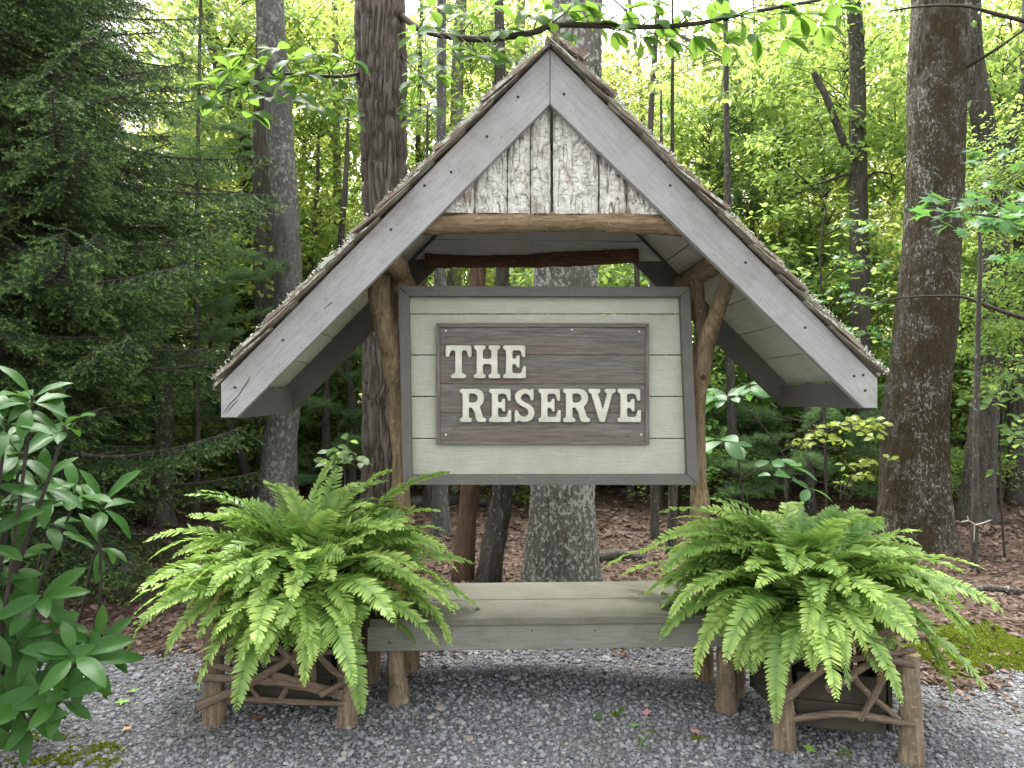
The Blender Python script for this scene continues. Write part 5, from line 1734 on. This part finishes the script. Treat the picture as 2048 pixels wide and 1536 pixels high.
# ================================================================== the woods behind
FT = []
for k in range(4):
    rr = np.random.default_rng(400 + k)
    P = smooth_path([(0, 0, -0.3), (rr.normal(0, .15), 0, 4), (rr.normal(0, .35), 0, 8), (rr.normal(0, .5), 0, 13)], 30)
    mb = MB()
    V, Fq = tube(P, np.linspace(0.15, 0.05, 30), 12)
    mb.add(V, Fq)
    for j in range(7):
        z = rr.uniform(3, 11)
        a = rr.uniform(0, 6.28)
        b = np.array([np.interp(z, P[:, 2], P[:, 0]), 0, z])
        d = np.array([math.cos(a), math.sin(a), rr.uniform(.2, .8)])
        V, Fq = tube(smooth_path([b, b + d * .8 + rr.normal(0, .1, 3), b + d * 1.7 + rr.normal(0, .2, 3)], 8), np.linspace(.04, .01, 8), 5)
        mb.add(V, Fq)
    FT.append(mb.build('trunk', [M['bark_pale'] if k != 1 else M['bark_dark']]))

MARKS = ((-300, 'view edge'), (110, 'big spruce'), (560, 'grey lichened trunk'), (768, 'stout oak'), (912, 'pale trunk'), (1100, 'roof peak'), (1308, 'slim beech'), (1560, 'pale slender trunk'), (1718, 'mid-size dark trunk'), (1855, 'massive mossy trunk'), (1975, 'forked dark trunk'), (2400, 'view edge'))
NAMED = {}


def name_by_place(o, what, X, Y, Z):
    d = np.array([X, Y, Z]) - EYE
    px = CX + F_PX * (d @ _r) / (d @ _f)
    k = max(i_ for i_, m_ in enumerate(MARKS[:-1]) if m_[0] <= max(px, -299))
    if k == len(MARKS) - 2: where = 'right of the ' + MARKS[k][1]
    elif k == 0: where = 'left of the ' + MARKS[1][1]
    else: where = 'between ' + MARKS[k][1] + ' and ' + MARKS[k + 1][1]
    NAMED.setdefault((what, where), []).append((px, o))


def write_place_labels():
    for (what, where), l_ in NAMED.items():
        l_.sort(key=lambda t_: t_[0])
        for j_, (px, o) in enumerate(l_):
            o['label'] = what + ' ' + where + ('' if len(l_) == 1 else (', first', ', second', ', third', ', fourth', ', fifth', ', sixth', ', seventh')[j_] + ' from left')


rr = np.random.default_rng(90)
spots = []
for row, (Y0, Y1, n) in enumerate(((12, 17, 13), (17, 22, 12), (22, 29, 13))):
    for k in range(n):
        Y = rr.uniform(Y0, Y1)
        X = (-0.82 + 1.64 * (k + rr.uniform(0.1, 0.9)) / n) * Y
        spots.append((X, Y, row))
for k, (X, Y, row) in enumerate(spots):
    g0 = float(ground_z(X, Y))
    lab = ('slender tree with glowing yellow-green leaves in the nearer rank of the woods', 'tree with bright leaf layers in the middle rank of the woods', 'distant tree closing the back of the sunlit woods')[row]
    P = thing('woodland_tree', lab, 'tree', (X, Y, g0), ('nearer rank of woodland trees', 'middle rank of woodland trees', 'farthest rank of woodland trees')[row])
    name_by_place(P, ('bright-leaved nearer woodland tree', 'leafy middle-rank tree', 'farthest sunlit tree')[row], X, Y, 4)
    s = rr.uniform(0.35, 0.75)
    ob('trunk', FT[k % 4], P, Matrix.Translation((X, Y, g0)) @ Matrix.Rotation(rr.uniform(0, 6.28), 4, 'Z') @ Matrix.Diagonal((s, s, 1, 1)))
    zz = rr.uniform(3.6, 4.8) if row < 2 else rr.uniform(3.0, 4.2)
    while zz < (9.0 if row == 0 else 12 if row == 1 else 15):
        sc_ = rr.uniform(.75, 1.1) * (1.0 + .15 * row)
        place_crown(P, int(rr.integers(0, 4)), X + rr.normal(0, .8), Y + rr.normal(0, .8), g0 + zz, sc_)
        zz += rr.uniform(3.6, 5.2)

rr = np.random.default_rng(91)
k = 0
for (Y0, Y1, n) in ((9.5, 13, 9), (13, 18, 13)):
    for j in range(n):
        Y = rr.uniform(Y0, Y1)
        X = (-0.75 + 1.5 * (j + rr.uniform(.1, .9)) / n) * Y
        g0 = float(ground_z(X, Y))
        P = thing('understory_tree', 'small understory tree with level tiers of green leaves among the trunks', 'tree', (X, Y, g0), 'understory trees among the trunks')
        name_by_place(P, ('near', 'deeper')[Y > 13] + ' tiered understory tree', X, Y, 2)
        ob('trunk', FT[j % 4], P, Matrix.Translation((X, Y, g0)) @ Matrix.Diagonal((.28, .28, .42, 1)))
        for zz in (rr.uniform(1.4, 2.2), rr.uniform(2.8, 4.0)):
            place_crown(P, int(rr.integers(0, 3)), X + rr.normal(0, .3), Y, g0 + zz, rr.uniform(.8, 1.25), CROWN_U)

rr = np.random.default_rng(92)
for (Y0, Y1, n) in ((9.8, 12.6, 11), (13, 16, 14), (16.5, 21, 18)):
    for j in range(n):
        Y = rr.uniform(Y0, Y1)
        X = (-0.8 + 1.6 * (j + rr.uniform(.1, .9)) / n) * Y
        g0 = float(ground_z(X, Y))
        s = rr.uniform(.9, 1.6)
        if Y < 12.8:
            P = thing('seedling_clump', 'low clump of seedlings', 'undergrowth', (X, Y, g0), 'low seedling clumps on the forest floor')
            name_by_place(P, 'low leafy seedling clump', X, Y, .6)
            place_crown(P, j, X, Y, g0 + .62, rr.uniform(.5, .75), CROWN_U, 'foliage', rr.uniform(.38, .5))
            continue
        P = thing('woodland_shrub', 'dull green shrub in the shaded thicket behind the trunks', 'shrub', (X, Y, g0), 'shrubs of the shaded thicket')
        name_by_place(P, ('near', 'deeper')[Y > 16.2] + ' dull green thicket shrub', X, Y, 1)
        place_crown(P, int(rr.integers(0, 3)), X, Y, g0 + .75 * s, s, SHRUB, 'foliage')
        for q_ in range(3):
            limb(P, [np.array([X + rr.normal(0, .1), Y, g0 - .05]), np.array([X + rr.normal(0, .3), Y, g0 + .5 * s]), np.array([X + rr.normal(0, .6), Y, g0 + 1.1 * s])], .015, .005, M['twig'], 6, 4, 'stem')

write_place_labels()
# the woods beyond, one mass of leaves
n = 46000
Y = RNG.uniform(30, 52, n)
X = RNG.uniform(-0.95, 0.95, n) * Y
Z = 20 * RNG.random(n) ** 1.05
cn = fbm(np.stack([X * .22, Y * .2, Z * .28], -1), 3)
kp = cn > 0.41 + 0.011 * Z
X, Y, Z = X[kp], Y[kp], Z[kp]
n = len(X)
mb = MB()
mb.add(*scatter(np.stack([X, Y, Z + ground_z(X, Y)], -1), rdir(n, -.3), rdir(n, .8), RNG.uniform(.28, .6, n), LEAF, LEAF_F), np.repeat(fbm(np.stack([X * .3, Y * .3, Z * .4], -1), 2), 6))
for k in range(50):
    y = RNG.uniform(28, 45); x = RNG.uniform(-.85, .85) * y
    V, Fq = tube([(x, y, -.2), (x + RNG.normal(0, .3), y, 8), (x + RNG.normal(0, .8), y, 18)], np.array([1, .8, .4]) * RNG.uniform(.09, .2), 8)
    mb.add(V, Fq, 0, 1)
o = ob('distant_woods', mb.build('distant_woods', [M['canopy'], M['bark_pale']]))
tag(o, 'far-off wood of bright leaves and trunks closing the view', 'woods', kind='stuff')

# ================================================================== small things on the floor
for k, (a, b, Y, r, lab) in enumerate((((815, 985), (1000, 1008), 10.5, .09, 'fallen log on the leaves seen below the sign'), ((1190, 1142), (1290, 1128), 6.9, .05, 'short rotting log right of the lichened trunk'), ((1930, 1215), (2060, 1205), 5.6, .03, 'grey fallen branch lying behind the moss'), ((1870, 950), (1950, 955), 11.5, .12, 'dark fallen log far behind the mossy trunk'))):
    pa, pb = at(*a, Y), at(*b, Y)
    pa[2] = float(ground_z(pa[0], Y)) + r * .6; pb[2] = float(ground_z(pb[0], Y)) + r * .6
    T = thing('fallen_log', lab, 'log', tuple(pa))
    limb(T, [pa, (pa + pb) / 2 + [0, .1, .02], pb], r, r * .8, M['bark_dark'], 14, 10, 'bole')

FL = {'pink': simple('pink_fallen_leaf', (0.45, 0.22, 0.22), .6, .3), 'green': simple('green_fallen_leaf', (0.16, 0.30, 0.06), .5, .3), 'brown': simple('brown_fallen_leaf', (0.17, 0.09, 0.05), .7, .3), 'tan': simple('tan_fallen_leaf', (0.40, 0.25, 0.13), .7, .3)}
def flat_maple(m):
    me = maple_blade(0.085)
    me.materials.clear(); me.materials.append(m)
    return me
FLM = {k: flat_maple(v) for k, v in FL.items()}
for px, py, kd, lab in ((1298, 1436, 'pink', 'pink fallen leaf on gravel in front of the bench'), (1388, 1468, 'pink', 'pink fallen leaf on gravel before the right bench leg'), (1272, 1462, 'green', 'green maple leaf on gravel in front of the bench'), (1612, 1508, 'green', 'green maple leaf between the right planter feet'), (272, 1390, 'green', 'green leaf on gravel by the rhododendron'), (248, 1408, 'green', 'smaller green leaf close by the rhododendron'), (515, 1440, 'brown', 'brown leaf under the left planter'), (455, 1418, 'brown', 'brown leaf beside a left planter foot'), (1700, 1437, 'tan', 'pale twiggy leaf under the right planter'), (262, 1465, 'tan', 'tan leaf on open gravel at lower left')):
    p = on_ground(px, py, float(ground_z(on_ground(px, py)[0], 3.4)))
    o = ob('fallen_leaf', FLM[kd], None, Matrix.Translation((p[0], p[1], p[2] + 0.024)) @ Matrix.Rotation(random.uniform(0, 6.28), 4, 'Z') @ Matrix.Rotation(random.uniform(-.2, .2), 4, 'X') @ Matrix.Scale(random.uniform(.7, 1.0), 4))
    tag(o, lab, 'leaf', 'single fallen leaves on the gravel')

WD = blade(0.035, 0.016, .2, .25, 5, 3, 'leaf', M['under'], .5)
for px, py, lab in ((1283, 1502, 'tiny green seedling in gravel before the bench'), (1192, 1452, 'small weed sprout in gravel before the bench, nearer the middle'), (1660, 1470, 'weed sprouting under the right planter'), (1690, 1525, 'weed sprouting in front of the right planter'), (1240, 1440, 'weed sprig beside the moss specks on the gravel')):
    p = on_ground(px, py, -0.03)
    P = thing('seedling', lab, 'seedling', (p[0], p[1], p[2]), 'weeds sprouting in the gravel')
    for j in range(11):
        a = j * 2.4
        ob('leaf', WD, P, frame((p[0] + random.gauss(0, .008), p[1] + random.gauss(0, .008), p[2] + .02 + .004 * j), (math.cos(a), math.sin(a), .5), (0, 0, 1)) @ Matrix.Scale(random.uniform(.6, 1.1), 4))
